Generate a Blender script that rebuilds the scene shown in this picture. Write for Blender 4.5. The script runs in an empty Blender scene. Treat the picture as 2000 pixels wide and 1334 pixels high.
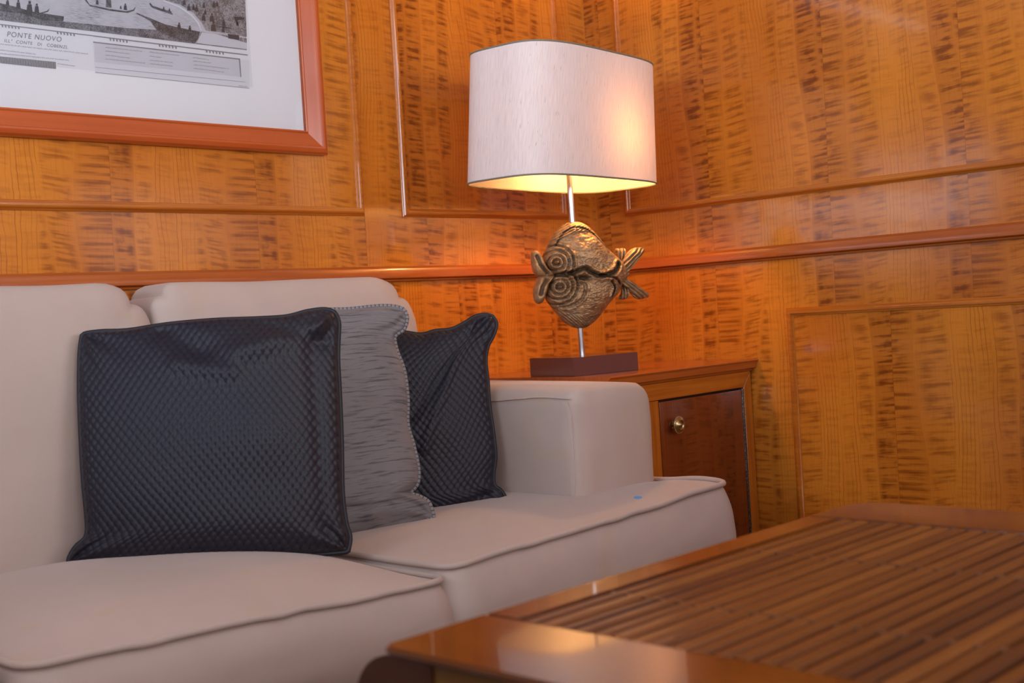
import bpy, bmesh, math, random
import numpy as np
from mathutils import Vector, Matrix
random.seed(7); rng = np.random.default_rng(7)
S = bpy.context.scene
COL = S.collection
# ---------------------------------------------------------------- camera
FPX = 2422.8
YAW, PIT, ROL = 0.79831554, -0.02155369, -0.06183738
_cy, _sy, _cp, _sp, _cr, _sr = math.cos(YAW), math.sin(YAW), math.cos(PIT), math.sin(PIT), math.cos(ROL), math.sin(ROL)
FW = np.array([_sy*_cp, _cy*_cp, _sp]); _r = np.array([_cy, -_sy, 0.]); _u = np.cross(_r, FW)
RT, UP = _r*_cr+_u*_sr, -_r*_sr+_u*_cr
CAM = np.array([-2.679, -2.252, 0.83])
cd = bpy.data.cameras.new('camera'); cam = bpy.data.objects.new('camera', cd); COL.objects.link(cam)
M = Matrix.Identity(4)
for i in range(3):
    M[i][0], M[i][1], M[i][2], M[i][3] = RT[i], UP[i], -FW[i], CAM[i]
cam.matrix_world = M
cd.sensor_width = 36; cd.lens = FPX/2000*36; cd.clip_start = .05
cd.dof.use_dof = True; cd.dof.focus_distance = 2.6; cd.dof.aperture_fstop = 8.0
S.camera = cam
# ---------------------------------------------------------------- world, lights, exposure
S.view_settings.view_transform = 'Standard'; S.view_settings.look = 'None'
S.view_settings.gamma = 1; S.view_settings.use_curve_mapping = False
S.view_settings.exposure = 0.08
W = bpy.data.worlds.new('world'); S.world = W; W.use_nodes = True
W.node_tree.nodes['Background'].inputs[0].default_value = (.62, .74, 1, 1)
W.node_tree.nodes['Background'].inputs[1].default_value = .5
def area(name, loc, target, sx, sy, power, col, spread=180):
    l = bpy.data.lights.new(name, 'AREA'); l.shape = 'RECTANGLE'; l.size = sx; l.size_y = sy
    l.energy = power; l.color = col; l.spread = math.radians(spread)
    o = bpy.data.objects.new(name, l); COL.objects.link(o); o.location = loc
    o.rotation_euler = (Vector(target)-Vector(loc)).to_track_quat('-Z', 'Y').to_euler()
    return o
# daylight through the cabin windows of the two walls behind the camera
area('window_light_left', (-4.33, -1.55, 1.42), (-3, -1.5, 2.25), 1.7, .62, 62, (.62, .80, 1), 112)
area('window_light_front', (-3.1, -4.03, 1.42), (-3.0, -3, 2.07), 1.5, .62, 44, (.86, .91, 1), 112)
area('window_light_front_right', (-1.1, -4.03, 1.42), (-1.15, -3, 2.07), 1.3, .62, 32, (.94, .93, 1), 112)
# unseen weak warm fill light under the ceiling, without a fixture
area('ceiling_fill', (-1.9, -1.6, 2.06), (-1.9, -1.6, 0), .9, .9, 2, (1, .90, .80))

# ---------------------------------------------------------------- helpers
def ray(x, y): return (RT*(x-1000)+UP*(667-y)+FW*FPX)/FPX
def at(x, y, ax, v):
    d = ray(x, y); return CAM+d*((v-CAM[ax])/d[ax])
def atp(x, y, p0, n):
    d = ray(x, y); return CAM+d*(np.dot(np.array(p0)-CAM, n)/np.dot(d, n))

def tag(o, label=None, cat=None, group=None, kind=None):
    if label: o['label'] = label
    if cat: o['category'] = cat
    if group: o['group'] = group
    if kind: o['kind'] = kind
    return o
def empty(name, loc, label=None, cat=None, group=None, kind=None):
    o = bpy.data.objects.new(name, None); COL.objects.link(o); o.location = loc; o.empty_display_size = .05
    return tag(o, label, cat, group, kind)
def box_uv(me, grain='z', off=(0, 0)):
    """metres-true planar uv on each face, v along the grain"""
    uv = me.uv_layers.get('UVMap') or me.uv_layers.new(name='UVMap')
    g = 'xyz'.index(grain)
    n = len(me.loops); co = np.empty(len(me.vertices)*3); me.vertices.foreach_get('co', co); co = co.reshape(-1, 3)
    out = np.empty((n, 2))
    for p in me.polygons:
        a = [abs(c) for c in p.normal]; d = a.index(max(a))
        axes = [k for k in range(3) if k != d]
        if g in axes:
            v = g; u = [k for k in axes if k != g][0]
        else:
            u, v = axes
        for li in p.loop_indices:
            c = co[me.loops[li].vertex_index]; out[li] = (c[u]+off[0], c[v]+off[1])
    uv.data.foreach_set('uv', out.ravel())
def link_mesh(name, me, mat=None, parent=None, smooth=False, grain=None, off=(0, 0), auto=None):
    o = bpy.data.objects.new(name, me); COL.objects.link(o)
    if mat: me.materials.append(mat)
    if grain: box_uv(me, grain, off)
    if smooth: me.polygons.foreach_set('use_smooth', [True]*len(me.polygons))
    if auto is not None:
        me.polygons.foreach_set('use_smooth', [True]*len(me.polygons))
        me.set_sharp_from_angle(angle=math.radians(auto))
    if parent:
        o.parent = parent
        o.matrix_parent_inverse = Matrix.Translation(-Vector(world_loc(parent)))
    return o
def world_loc(o):
    v = Vector(o.location); p = o.parent
    return v if p is None else v   # every parent carries world coordinates through its inverse
def from_bm(name, bm, mat=None, parent=None, **k):
    me = bpy.data.meshes.new(name); bm.to_mesh(me); bm.free(); return link_mesh(name, me, mat, parent, **k)
def add_box(bm, lo, hi, bev=0, seg=2):
    vs = [bm.verts.new((x, y, z)) for x in (lo[0], hi[0]) for y in (lo[1], hi[1]) for z in (lo[2], hi[2])]
    fs = [bm.faces.new([vs[i] for i in f]) for f in ((0, 1, 3, 2), (4, 6, 7, 5), (0, 4, 5, 1), (2, 3, 7, 6), (0, 2, 6, 4), (1, 5, 7, 3))]
    if bev:
        es = list({e for f in fs for e in f.edges})
        bmesh.ops.bevel(bm, geom=es, offset=bev, segments=seg, affect='EDGES', profile=.5, clamp_overlap=True)
def box(name, lo, hi, mat, parent=None, bev=0, seg=2, grain='z', off=(0, 0)):
    bm = bmesh.new(); add_box(bm, lo, hi, bev, seg)
    return from_bm(name, bm, mat, parent, grain=grain, off=off, auto=35)
def sweep_ring(path, prof, A, B, N, closed=True):
    """path: list of (a,b) in the plane of A,B; prof: list of (outward offset, height along N). mitred"""
    bm = bmesh.new(); n = len(path); rings = []
    P = [np.array(p, float) for p in path]
    for i in range(n):
        def nrm(p, q):
            d = (q-p)/np.linalg.norm(q-p); return np.array([d[1], -d[0]])
        if closed or 0 < i < n-1:
            n1, n2 = nrm(P[i-1], P[i]), nrm(P[i], P[(i+1) % n]); m = (n1+n2); m /= (m@n1)
        elif i == 0: m = nrm(P[0], P[1])
        else: m = nrm(P[-2], P[-1])
        r = []
        for (o, h) in prof:
            q = P[i]+m*o; w = np.array(A)*q[0]+np.array(B)*q[1]+np.array(N)*h
            r.append(bm.verts.new(w))
        rings.append(r)
    for i in range(n if closed else n-1):
        a, b = rings[i], rings[(i+1) % n]
        for k in range(len(prof)-1):
            bm.faces.new((a[k], a[k+1], b[k+1], b[k]))
    if not closed:
        bm.faces.new(rings[0][::-1]); bm.faces.new(rings[-1])
    bmesh.ops.recalc_face_normals(bm, faces=bm.faces)
    return bm
def grid_mesh(name, P, closed_u=False, closed_v=False, uv=None):
    """P: (nu,nv,3) array -> quad mesh"""
    nu, nv = P.shape[:2]
    idx = np.arange(nu*nv).reshape(nu, nv)
    I = idx if not closed_u else np.vstack([idx, idx[:1]])
    I = I if not closed_v else np.hstack([I, I[:, :1]])
    f = np.stack([I[:-1, :-1], I[1:, :-1], I[1:, 1:], I[:-1, 1:]], -1).reshape(-1, 4)
    return raw_mesh(name, P.reshape(-1, 3), f, uv.reshape(-1, 2) if uv is not None else None)
def raw_mesh(name, V, F, uvv=None):
    me = bpy.data.meshes.new(name); me.vertices.add(len(V)); me.vertices.foreach_set('co', np.asarray(V, float).ravel())
    F = np.asarray(F, np.int32); k = F.shape[1]
    me.loops.add(F.size); me.loops.foreach_set('vertex_index', F.ravel())
    me.polygons.add(len(F)); me.polygons.foreach_set('loop_start', np.arange(0, F.size, k))
    me.update(calc_edges=True); me.validate()
    if uvv is not None:
        uv = me.uv_layers.new(name='UVMap'); uv.data.foreach_set('uv', uvv[F.ravel()].ravel())
    return me
def tube(name, pts, r, mat, parent=None, seg=8, closed=False, rfun=None, uvscale=1.0):
    P = np.array(pts, float); n = len(P)
    T = (np.roll(P, -1, 0)-np.roll(P, 1, 0)) if closed else np.gradient(P, axis=0)
    T /= np.linalg.norm(T, axis=1)[:, None]
    ref = np.array([0, 0, 1.]) if abs(T[:, 2]).mean() < .8 else np.array([0, 1., 0])
    up = ref-(T[0]@ref)*T[0]; up /= np.linalg.norm(up); out = []
    L = np.concatenate([[0], np.cumsum(np.linalg.norm(np.diff(P, axis=0), axis=1))])
    for i in range(n):
        up = up-(T[i]@up)*T[i]; up /= np.linalg.norm(up); b = np.cross(T[i], up)
        rr = r if rfun is None else r*rfun(i/(n-1))
        out.append([P[i]+rr*(math.cos(a)*up+math.sin(a)*b) for a in np.linspace(0, 2*math.pi, seg, endpoint=False)])
    out = np.array(out)
    uv = np.stack(np.broadcast_arrays(np.linspace(0, .03, seg)[None, :], L[:, None]*uvscale), -1)
    me = grid_mesh(name, out, closed_u=closed, closed_v=True, uv=uv)
    if not closed:
        bm = bmesh.new(); bm.from_mesh(me)
        bm.verts.ensure_lookup_table()
        bm.faces.new([bm.verts[i] for i in range(seg)][::-1]); bm.faces.new([bm.verts[(n-1)*seg+i] for i in range(seg)])
        bm.to_mesh(me); bm.free()
    bm = bmesh.new(); bm.from_mesh(me); bmesh.ops.recalc_face_normals(bm, faces=bm.faces); bm.to_mesh(me); bm.free()
    return link_mesh(name, me, mat, parent, auto=60)
def resample(pts, n):
    """smooth (Catmull-Rom) resample of an open polyline to n points, even arc length"""
    P = np.array(pts, float)
    Q = np.vstack([2*P[0]-P[1], P, 2*P[-1]-P[-2]]); o = []
    for i in range(1, len(Q)-2):
        for t in np.linspace(0, 1, 12, endpoint=False):
            a, b, c, d = Q[i-1:i+3]
            o.append(.5*((2*b)+(-a+c)*t+(2*a-5*b+4*c-d)*t*t+(-a+3*b-3*c+d)*t**3))
    o.append(P[-1]); o = np.array(o)
    L = np.concatenate([[0], np.cumsum(np.linalg.norm(np.diff(o, axis=0), axis=1))]); t = np.linspace(0, L[-1], n)
    return np.stack([np.interp(t, L, o[:, k]) for k in range(o.shape[1])], 1)
def vnoise(x, y, seed=0):
    """smooth value noise on arrays"""
    x = np.asarray(x, float); y = np.asarray(y, float)
    xi, yi = np.floor(x).astype(int), np.floor(y).astype(int); fx, fy = x-xi, y-yi
    fx = fx*fx*(3-2*fx); fy = fy*fy*(3-2*fy)
    def h(a, b):
        v = np.sin(a*127.1+b*311.7+seed*74.7)*43758.5453; return v-np.floor(v)
    return (h(xi, yi)*(1-fx)+h(xi+1, yi)*fx)*(1-fy)+(h(xi, yi+1)*(1-fx)+h(xi+1, yi+1)*fx)*fy-.5

# ---------------------------------------------------------------- materials
class NT:
    def __init__(s, name):
        s.m = bpy.data.materials.new(name); s.m.use_nodes = True; s.t = s.m.node_tree; s.N = s.t.nodes; s.L = s.t.links
        s.b = s.N['Principled BSDF']
    def put(s, sock, v):
        if hasattr(v, 'links') or isinstance(v, bpy.types.NodeSocket): s.L.new(v, sock)
        else: sock.default_value = v
    def math(s, op, a, b=0., c=None, clamp=False):
        n = s.N.new('ShaderNodeMath'); n.operation = op; n.use_clamp = clamp
        s.put(n.inputs[0], a); s.put(n.inputs[1], b)
        if c is not None: s.put(n.inputs[2], c)
        return n.outputs[0]
    def comb(s, x, y, z=0.):
        n = s.N.new('ShaderNodeCombineXYZ'); s.put(n.inputs[0], x); s.put(n.inputs[1], y); s.put(n.inputs[2], z); return n.outputs[0]
    def noise(s, vec, scale=1., detail=2., rough=.5, dist=0.):
        n = s.N.new('ShaderNodeTexNoise'); s.L.new(vec, n.inputs['Vector'])
        n.inputs['Scale'].default_value = scale; n.inputs['Detail'].default_value = detail
        n.inputs['Roughness'].default_value = rough; n.inputs['Distortion'].default_value = dist
        return n.outputs['Fac']
    def ss(s, v, lo, hi):
        n = s.N.new('ShaderNodeMapRange'); n.interpolation_type = 'SMOOTHSTEP'; s.put(n.inputs[0], v)
        n.inputs[1].default_value = lo; n.inputs[2].default_value = hi; return n.outputs[0]
    def mix(s, f, a, b):
        n = s.N.new('ShaderNodeMix'); n.data_type = 'RGBA'; s.put(n.inputs[0], f)
        for k, v in ((6, a), (7, b)):
            if isinstance(v, tuple): n.inputs[k].default_value = (*v, 1)
            else: s.L.new(v, n.inputs[k])
        return n.outputs[2]
    def uv(s):
        n = s.N.new('ShaderNodeUVMap'); n.uv_map = 'UVMap'; x = s.N.new('ShaderNodeSeparateXYZ'); s.L.new(n.outputs[0], x.inputs[0])
        return n.outputs[0], x.outputs[0], x.outputs[1]
    def obj(s):
        return s.N.new('ShaderNodeTexCoord').outputs['Object']
    def bump(s, h, strength=.2, dist=.001):
        n = s.N.new('ShaderNodeBump'); n.inputs['Strength'].default_value = strength; n.inputs['Distance'].default_value = dist
        s.L.new(h, n.inputs['Height']); s.L.new(n.outputs[0], s.b.inputs['Normal'])
    def set(s, **k):
        for a, v in k.items():
            a = a.replace('_', ' '); s.put(s.b.inputs[a], v if not (isinstance(v, tuple) and len(v) == 3) else (*v, 1))
        return s
def veneer(name, light, mid, dark, leaf=.34, rough=.17, fig=1.0, red=0.):
    """figured cherry veneer: leaves side by side, ribbon bands with cross mottle, cathedral grain lines between"""
    s = NT(name); _, u, v = s.uv()
    uw = s.math('ADD', u, s.math('MULTIPLY', s.math('SUBTRACT', s.noise(s.comb(s.math('MULTIPLY', u, 2.), s.math('MULTIPLY', v, 1.3), 8.), 1, 1), .5), .02))
    ul = s.math('WRAP', uw, leaf, 0.)
    lid = s.math('FLOOR', s.math('DIVIDE', uw, leaf))
    vv = s.math('ADD', v, s.math('MULTIPLY', lid, .013))
    w0 = s.noise(s.comb(s.math('MULTIPLY', ul, 7.), s.math('MULTIPLY', vv, .9), 3.1), 1, 1)
    band = s.noise(s.comb(s.math('MULTIPLY', ul, 8.), s.math('MULTIPLY', vv, .5), .7), 1, 1, .4)
    fb = s.ss(band, .38, .52)                       # where the wood is figured
    # ribbons: vertical bands, each with its own phase, strength and tilt of the cross mottle
    rr = s.math('ADD', s.math('MULTIPLY', ul, 19.), s.math('MULTIPLY', s.noise(s.comb(s.math('MULTIPLY', ul, 4.), s.math('MULTIPLY', vv, 1.2), 1.), 1, 1), 3.4))
    rid = s.math('FLOOR', rr); rf = s.math('SUBTRACT', rr, rid)
    def rnd(k):
        n = s.N.new('ShaderNodeTexWhiteNoise'); n.noise_dimensions = '1D'; s.L.new(s.math('ADD', rid, k), n.inputs['W']); return n.outputs[0]
    ra, rb = rnd(.37), rnd(7.7)
    edge = s.math('MINIMUM', rf, s.math('SUBTRACT', 1., rf))
    ribm = s.ss(edge, .02, .2)
    y2 = s.math('ADD', vv, s.math('MULTIPLY', s.math('SUBTRACT', rf, .5), s.math('MULTIPLY', s.math('SUBTRACT', rb, .45), .018)))
    y2 = s.math('ADD', y2, s.math('MULTIPLY', ra, .3))
    phx = s.math('ADD', s.math('MULTIPLY', rf, .45), s.math('MULTIPLY', rid, 5.))
    mot = s.noise(s.comb(phx, s.math('MULTIPLY', y2, 100.), 0.), 1, 2., .55, .0)
    mfin = s.noise(s.comb(s.math('MULTIPLY', ul, 40.), s.math('MULTIPLY', y2, 260.), 3.), 1, 1.5, .5)
    clus = s.noise(s.comb(s.math('ADD', s.math('MULTIPLY', rf, 1.6), s.math('MULTIPLY', rid, 3.)), s.math('MULTIPLY', y2, 26.), 4.), 1, 2., .55, .1)
    strokes = s.ss(s.math('ADD', s.math('MULTIPLY', mot, .72), s.math('ADD', s.math('MULTIPLY', mfin, .10), s.math('MULTIPLY', clus, .30))), .50, .68)
    blot = s.ss(clus, .60, .72)
    dk = s.math('MAXIMUM', strokes, s.math('MULTIPLY', blot, .8))
    # strokes swell in the middle of a ribbon and fade at its edges
    dk = s.math('MULTIPLY', dk, s.math('ADD', s.math('MULTIPLY', fb, .74), .26))
    dk = s.math('MULTIPLY', dk, s.math('ADD', s.math('MULTIPLY', s.ss(s.math('ADD', edge, s.math('MULTIPLY', mfin, .12)), .05, .30), .85), .15))
    dk = s.math('MULTIPLY', dk, s.math('ADD', s.math('MULTIPLY', ra, .45), .50))
    dk = s.math('MULTIPLY', dk, .88*fig)
    # grain lines: thin, wavering, near vertical, strongest between the figured bands
    wob = s.noise(s.comb(s.math('MULTIPLY', ul, 6.), s.math('MULTIPLY', vv, 2.), 6.), 1, 1.5, .45)
    wob2 = s.noise(s.comb(s.math('MULTIPLY', ul, 20.), s.math('MULTIPLY', vv, 38.), 6.), 1, 1)
    ph = s.math('ADD', s.math('MULTIPLY', ul, 95.), s.math('ADD', s.math('MULTIPLY', wob, 9.), s.math('MULTIPLY', wob2, .5)))
    fr = s.math('ABSOLUTE', s.math('SUBTRACT', s.math('FRACT', ph), .5))
    line = s.math('SUBTRACT', 1., s.ss(fr, .0, .12))
    lgt = s.noise(s.comb(s.math('MULTIPLY', ul, 50.), s.math('MULTIPLY', vv, 3.), 12.), 1, 1)
    line = s.math('MULTIPLY', line, s.math('MULTIPLY', s.ss(lgt, .35, .6), s.math('SUBTRACT', .95, s.math('MULTIPLY', fb, .8))))
    # fine pores
    por = s.noise(s.comb(s.math('MULTIPLY', u, 420.), s.math('MULTIPLY', v, 14.), 0.), 1, 2, .6)
    big = s.noise(s.comb(s.math('MULTIPLY', u, 3.), s.math('MULTIPLY', v, 1.2), 2.), 1, 2)
    base = s.mix(s.math('MULTIPLY', s.math('ADD', s.math('MULTIPLY', w0, .6), s.math('MULTIPLY', band, .6)), .85), light, mid)
    base = s.mix(s.ss(big, .35, .75), base, mid)
    base = s.mix(s.math('MULTIPLY', s.math('MULTIPLY', ra, fb), .38), base, s.mix(.5, mid, dark))
    base = s.mix(dk, base, dark)
    base = s.mix(s.math('MULTIPLY', line, .6), base, dark)
    base = s.mix(s.math('MULTIPLY', s.ss(por, .5, .75), .16), base, dark)
    # hairline joint between leaves
    j = s.math('SUBTRACT', 1., s.ss(s.math('MINIMUM', ul, s.math('SUBTRACT', leaf, ul)), 0., .0012))
    base = s.mix(s.math('MULTIPLY', j, .35), base, dark)
    s.set(Base_Color=base, Roughness=rough, Specular_IOR_Level=.5, Coat_Weight=.35, Coat_Roughness=.06)
    s.bump(por, .04, .0006)
    return s.m
def plain_wood(name, a, b, rough=.25, coat=.4, sc=1.0):
    s = NT(name); _, u, v = s.uv()
    n1 = s.noise(s.comb(s.math('MULTIPLY', u, 90.*sc), s.math('MULTIPLY', v, 3.*sc), 0.), 1, 3, .6, .3)
    n2 = s.noise(s.comb(s.math('MULTIPLY', u, 8.*sc), s.math('MULTIPLY', v, 5.*sc), 2.), 1, 2)
    f = s.math('ADD', s.math('MULTIPLY', n1, .7), s.math('MULTIPLY', n2, .4))
    s.set(Base_Color=s.mix(s.ss(f, .35, .78), a, b), Roughness=rough, Coat_Weight=coat, Coat_Roughness=.08)
    s.bump(n1, .08, .0005)
    return s.m
def simple(name, col, rough=.5, metal=0., **k):
    s = NT(name); s.set(Base_Color=col, Roughness=rough, Metallic=metal, **k)
    return s.m

V_LIGHT, V_MID, V_DARK = (.74, .262, .028), (.50, .138, .012), (.135, .021, .003)
m_veneer = veneer('figured_cherry_veneer', V_LIGHT, V_MID, V_DARK)
m_door = veneer('dark_cherry_veneer', (.24, .05, .010), (.17, .032, .007), (.07, .010, .003), fig=.8)
m_mould = plain_wood('cherry_moulding', (.52, .150, .014), (.36, .085, .008), .22)
m_rail = plain_wood('red_cherry_rail', (.44, .105, .018), (.34, .070, .011), .24, .5)
m_frame = plain_wood('picture_frame_wood', (.50, .095, .018), (.38, .062, .011), .28, .5, .5)
m_core = simple('wall_core', (.2, .09, .04), .7)
m_paint = simple('ceiling_paint', (.55, .55, .55), .8)
m_carpet = NT('carpet_pile'); _n = m_carpet.noise(m_carpet.obj(), 220, 3, .7)
m_carpet.set(Base_Color=m_carpet.mix(_n, (.12, .09, .07), (.18, .14, .11)), Roughness=.95); m_carpet.bump(_n, .6, .004); m_carpet = m_carpet.m

# upholstery
def velvet(name, a, b):
    s = NT(name); o = s.obj()
    n = s.noise(o, 4.5, 3, .55, .4); n2 = s.noise(o, 17, 3, .6); n3 = s.noise(o, 900, 2, .6)
    st = s.ss(s.noise(o, 7.3, 2, .5, 1.0), .60, .78)
    c = s.mix(s.math('ADD', s.math('MULTIPLY', n, .8), s.math('MULTIPLY', n2, .2)), a, b)
    c = s.mix(s.math('MULTIPLY', st, .5), c, (.50, .36, .23))
    s.set(Base_Color=c, Roughness=.85, Sheen_Weight=.18, Sheen_Roughness=.4, Specular_IOR_Level=.15)
    s.set(Sheen_Tint=(1, .93, .93))
    s.bump(s.math('ADD', s.math('MULTIPLY', n3, .25), s.math('MULTIPLY', n2, 1.)), .25, .003)
    return s.m
m_velvet = velvet('beige_velvet', (.56, .425, .355), (.43, .325, .28))
m_stain = simple('blue_ink', (.10, .36, .75), .6)
s = NT('navy_quilted_satin')
at_n = s.N.new('ShaderNodeAttribute'); at_n.attribute_name = 'hole'
at_r = s.N.new('ShaderNodeAttribute'); at_r.attribute_name = 'tint'
_f = s.noise(s.obj(), 600, 2, .6)
c = s.mix(at_r.outputs['Fac'], (.014, .0125, .021), (.021, .016, .020))
c = s.mix(at_n.outputs['Fac'], c, (.004, .004, .006))  # darkness inside the quilting holes is put into the colour
s.set(Base_Color=c, Roughness=.48, Sheen_Weight=.02, Sheen_Roughness=.4, Specular_IOR_Level=.32)
s.bump(_f, .1, .0006); m_navy = s.m
m_navypipe = simple('navy_piping', (.006, .006, .012), .55)
s = NT('grey_slub_silk'); _, u, v = s.uv()
sl = s.noise(s.comb(s.math('MULTIPLY', u, 17.), s.math('MULTIPLY', v, 230.), 0.), 1, 3, .6, .15)
sl2 = s.noise(s.comb(s.math('MULTIPLY', u, 22.), s.math('MULTIPLY', v, 330.), 5.), 1, 2, .6)
big = s.noise(s.comb(s.math('MULTIPLY', u, 2.), s.math('MULTIPLY', v, 5.), 5.), 1, 2, .6)
c = s.mix(big, (.155, .135, .135), (.21, .175, .165))
c = s.mix(s.math('MULTIPLY', s.ss(sl, .50, .66), .75), c, (.050, .046, .055))
c = s.mix(s.math('MULTIPLY', s.ss(sl2, .62, .75), .35), c, (.38, .34, .33))
s.set(Base_Color=c, Roughness=.55, Sheen_Weight=.1, Specular_IOR_Level=.3); s.bump(sl, .35, .0015); m_grey = s.m
s = NT('grey_striped_piping'); _, u, v = s.uv()
st = s.ss(s.math('ABSOLUTE', s.math('SUBTRACT', s.math('FRACT', s.math('MULTIPLY', v, 125.)), .5)), .30, .42)
s.set(Base_Color=s.mix(st, (.22, .20, .20), (.055, .05, .055)), Roughness=.6); m_greypipe = s.m

# lamp
s = NT('raw_silk_shade'); _, u, v = s.uv()
f1 = s.noise(s.comb(s.math('MULTIPLY', u, 620.), s.math('MULTIPLY', v, 22.), 0.), 1, 3, .6)
f2 = s.noise(s.comb(s.math('MULTIPLY', u, 260.), s.math('MULTIPLY', v, 40.), 3.), 1, 1, .5)
c = s.mix(s.ss(f1, .35, .75), (.73, .66, .64), (.60, .53, .51))
c = s.mix(s.math('MULTIPLY', s.ss(f2, .70, .80), .75), c, (.36, .31, .30))
dif = s.N.new('ShaderNodeBsdfDiffuse'); tr = s.N.new('ShaderNodeBsdfTranslucent'); mx = s.N.new('ShaderNodeMixShader')
s.L.new(c, dif.inputs[0]); s.L.new(s.mix(.5, c, (1., .50, .20)), tr.inputs[0]); mx.inputs[0].default_value = .085
s.L.new(dif.outputs[0], mx.inputs[1]); s.L.new(tr.outputs[0], mx.inputs[2])
s.L.new(mx.outputs[0], s.N['Material Output'].inputs[0]); m_shade = s.m
m_band = simple('shade_trim', (.20, .17, .12), .6)
s = NT('bulb_glass'); s.set(Base_Color=(1, .8, .5)); s.set(Emission_Color=(1, .52, .16), Emission_Strength=200.); m_bulb = s.m
m_steel = simple('brushed_steel', (.62, .62, .64), .28, 1.)
m_lacquer = simple('dark_brown_lacquer', (.125, .042, .040), .22, 0., Specular_IOR_Level=.9, Coat_Weight=.6, Coat_Roughness=.12)
s = NT('weathered_bronze'); o = s.obj()
geo = s.N.new('ShaderNodeNewGeometry')
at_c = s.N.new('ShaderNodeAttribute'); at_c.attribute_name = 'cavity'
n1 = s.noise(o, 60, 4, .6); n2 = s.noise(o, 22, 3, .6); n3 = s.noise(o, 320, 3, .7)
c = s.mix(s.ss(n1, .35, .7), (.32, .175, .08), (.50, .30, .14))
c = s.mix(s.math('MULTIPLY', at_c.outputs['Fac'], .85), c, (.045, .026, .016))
c = s.mix(s.math('MULTIPLY', s.ss(n2, .55, .72), .35), c, (.16, .20, .20))
s.set(Base_Color=c, Metallic=.5, Roughness=s.math('ADD', s.math('MULTIPLY', n3, .3), .32))
s.bump(s.math('ADD', n3, n1), .35, .002); m_bronze = s.m
m_brass = NT('antique_brass'); _n = m_brass.noise(m_brass.obj(), 300, 2)
m_brass.set(Base_Color=m_brass.mix(_n, (.55, .42, .20), (.38, .28, .13)), Metallic=1., Roughness=.28); m_brass = m_brass.m
m_hinge = NT('tarnished_hinge'); _n = m_hinge.noise(m_hinge.obj(), 260, 3, .7)
m_hinge.set(Base_Color=m_hinge.mix(m_hinge.ss(_n, .5, .65), (.10, .07, .045), (.36, .33, .28)), Metallic=.7, Roughness=.4); m_hinge = m_hinge.m
m_gap = simple('shadow_gap', (.02, .008, .004), .9)

# table
def tablewood(name, a, b, d, rough, coat, spec=.35):
    s = NT(name); _, u, v = s.uv()
    n1 = s.noise(s.comb(s.math('MULTIPLY', u, 130.), s.math('MULTIPLY', v, 7.), 0.), 1, 3, .6, .4)
    n2 = s.noise(s.comb(s.math('MULTIPLY', u, 17.), s.math('MULTIPLY', v, 4.5), 7.), 1, 2)
    c = s.mix(s.ss(n1, .35, .75), a, b); c = s.mix(s.ss(n2, .45, .8), c, d)
    s.set(Base_Color=c, Roughness=rough, Specular_IOR_Level=spec, Coat_Weight=coat, Coat_Roughness=.05); s.bump(n1, .06, .0006)
    return s.m
m_table = tablewood('polished_teak', (.13, .034, .004), (.09, .020, .003), (.06, .012, .002), .2, .6)
m_tend = tablewood('dark_end_grain', (.05, .012, .004), (.035, .008, .003), (.03, .006, .003), .35, .2)
m_apron = tablewood('olive_brown_apron', (.15, .072, .010), (.10, .045, .007), (.08, .03, .006), .4, .2)
m_slat = tablewood('slat_teak', (.13, .038, .006), (.085, .021, .004), (.055, .012, .003), .38, .42)
m_slatd = tablewood('slat_teak_dark', (.075, .019, .004), (.05, .011, .003), (.03, .006, .002), .40, .35)
m_slatl = tablewood('slat_teak_light', (.18, .056, .009), (.12, .034, .006), (.08, .02, .004), .38, .42)

# ---------------------------------------------------------------- room shell
RX0, RY0, RZ1 = -4.2, -3.9, 2.10
box('floor', (RX0-.2, RY0-.2, -.06), (.12, .12, 0), m_carpet)['kind'] = 'structure'
box('ceiling', (RX0-.2, RY0-.2, RZ1), (.12, .12, RZ1+.06), m_paint)['kind'] = 'structure'
def wall_holes(name, axis, pos, lo, hi, holes, zt, th, mat):
    """wall slab with window openings; holes: (a0,a1,z0,z1) sorted"""
    bm = bmesh.new()
    def b(a0, a1, z0, z1):
        if axis == 'x': add_box(bm, (pos-th, a0, z0), (pos, a1, z1))
        else: add_box(bm, (a0, pos-th, z0), (a1, pos, z1))
    c = lo
    for (a0, a1, z0, z1) in holes:
        b(c, a0, 0, zt); b(a0, a1, 0, z0); b(a0, a1, z1, zt); c = a1
    b(c, hi, 0, zt)
    o = from_bm(name, bm, mat, grain='z'); o['kind'] = 'structure'; return o
HL = [(-2.45, -.65, 1.08, 1.76)]
HF = [(-3.9, -2.3, 1.08, 1.76), (-1.8, -.4, 1.08, 1.76)]
wall_holes('wall_left', 'x', RX0, RY0, 0, HL, RZ1, .08, m_veneer)
wall_holes('wall_front', 'y', RY0, RX0, 0, HF, RZ1, .08, m_veneer)
k = 1
for ax, pos, hs in (('x', RX0, HL), ('y', RY0, HF)):
    for (a0, a1, z0, z1) in hs:
        if ax == 'x': bm = sweep_ring([(a0, z0), (a1, z0), (a1, z1), (a0, z1)], [(-.01, -.05), (-.01, .02), (.05, .02), (.05, 0)], (0, 1, 0), (0, 0, 1), (1, 0, 0))
        else: bm = sweep_ring([(a0, z0), (a1, z0), (a1, z1), (a0, z1)], [(-.01, -.05), (-.01, .02), (.05, .02), (.05, 0)], (1, 0, 0), (0, 0, 1), (0, 1, 0))
        if ax == 'x': bmesh.ops.translate(bm, verts=bm.verts, vec=(pos, 0, 0))
        else: bmesh.ops.translate(bm, verts=bm.verts, vec=(0, pos, 0))
        o = from_bm('window_%d' % k, bm, m_mould, grain='z'); o['kind'] = 'structure'; k += 1

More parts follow.
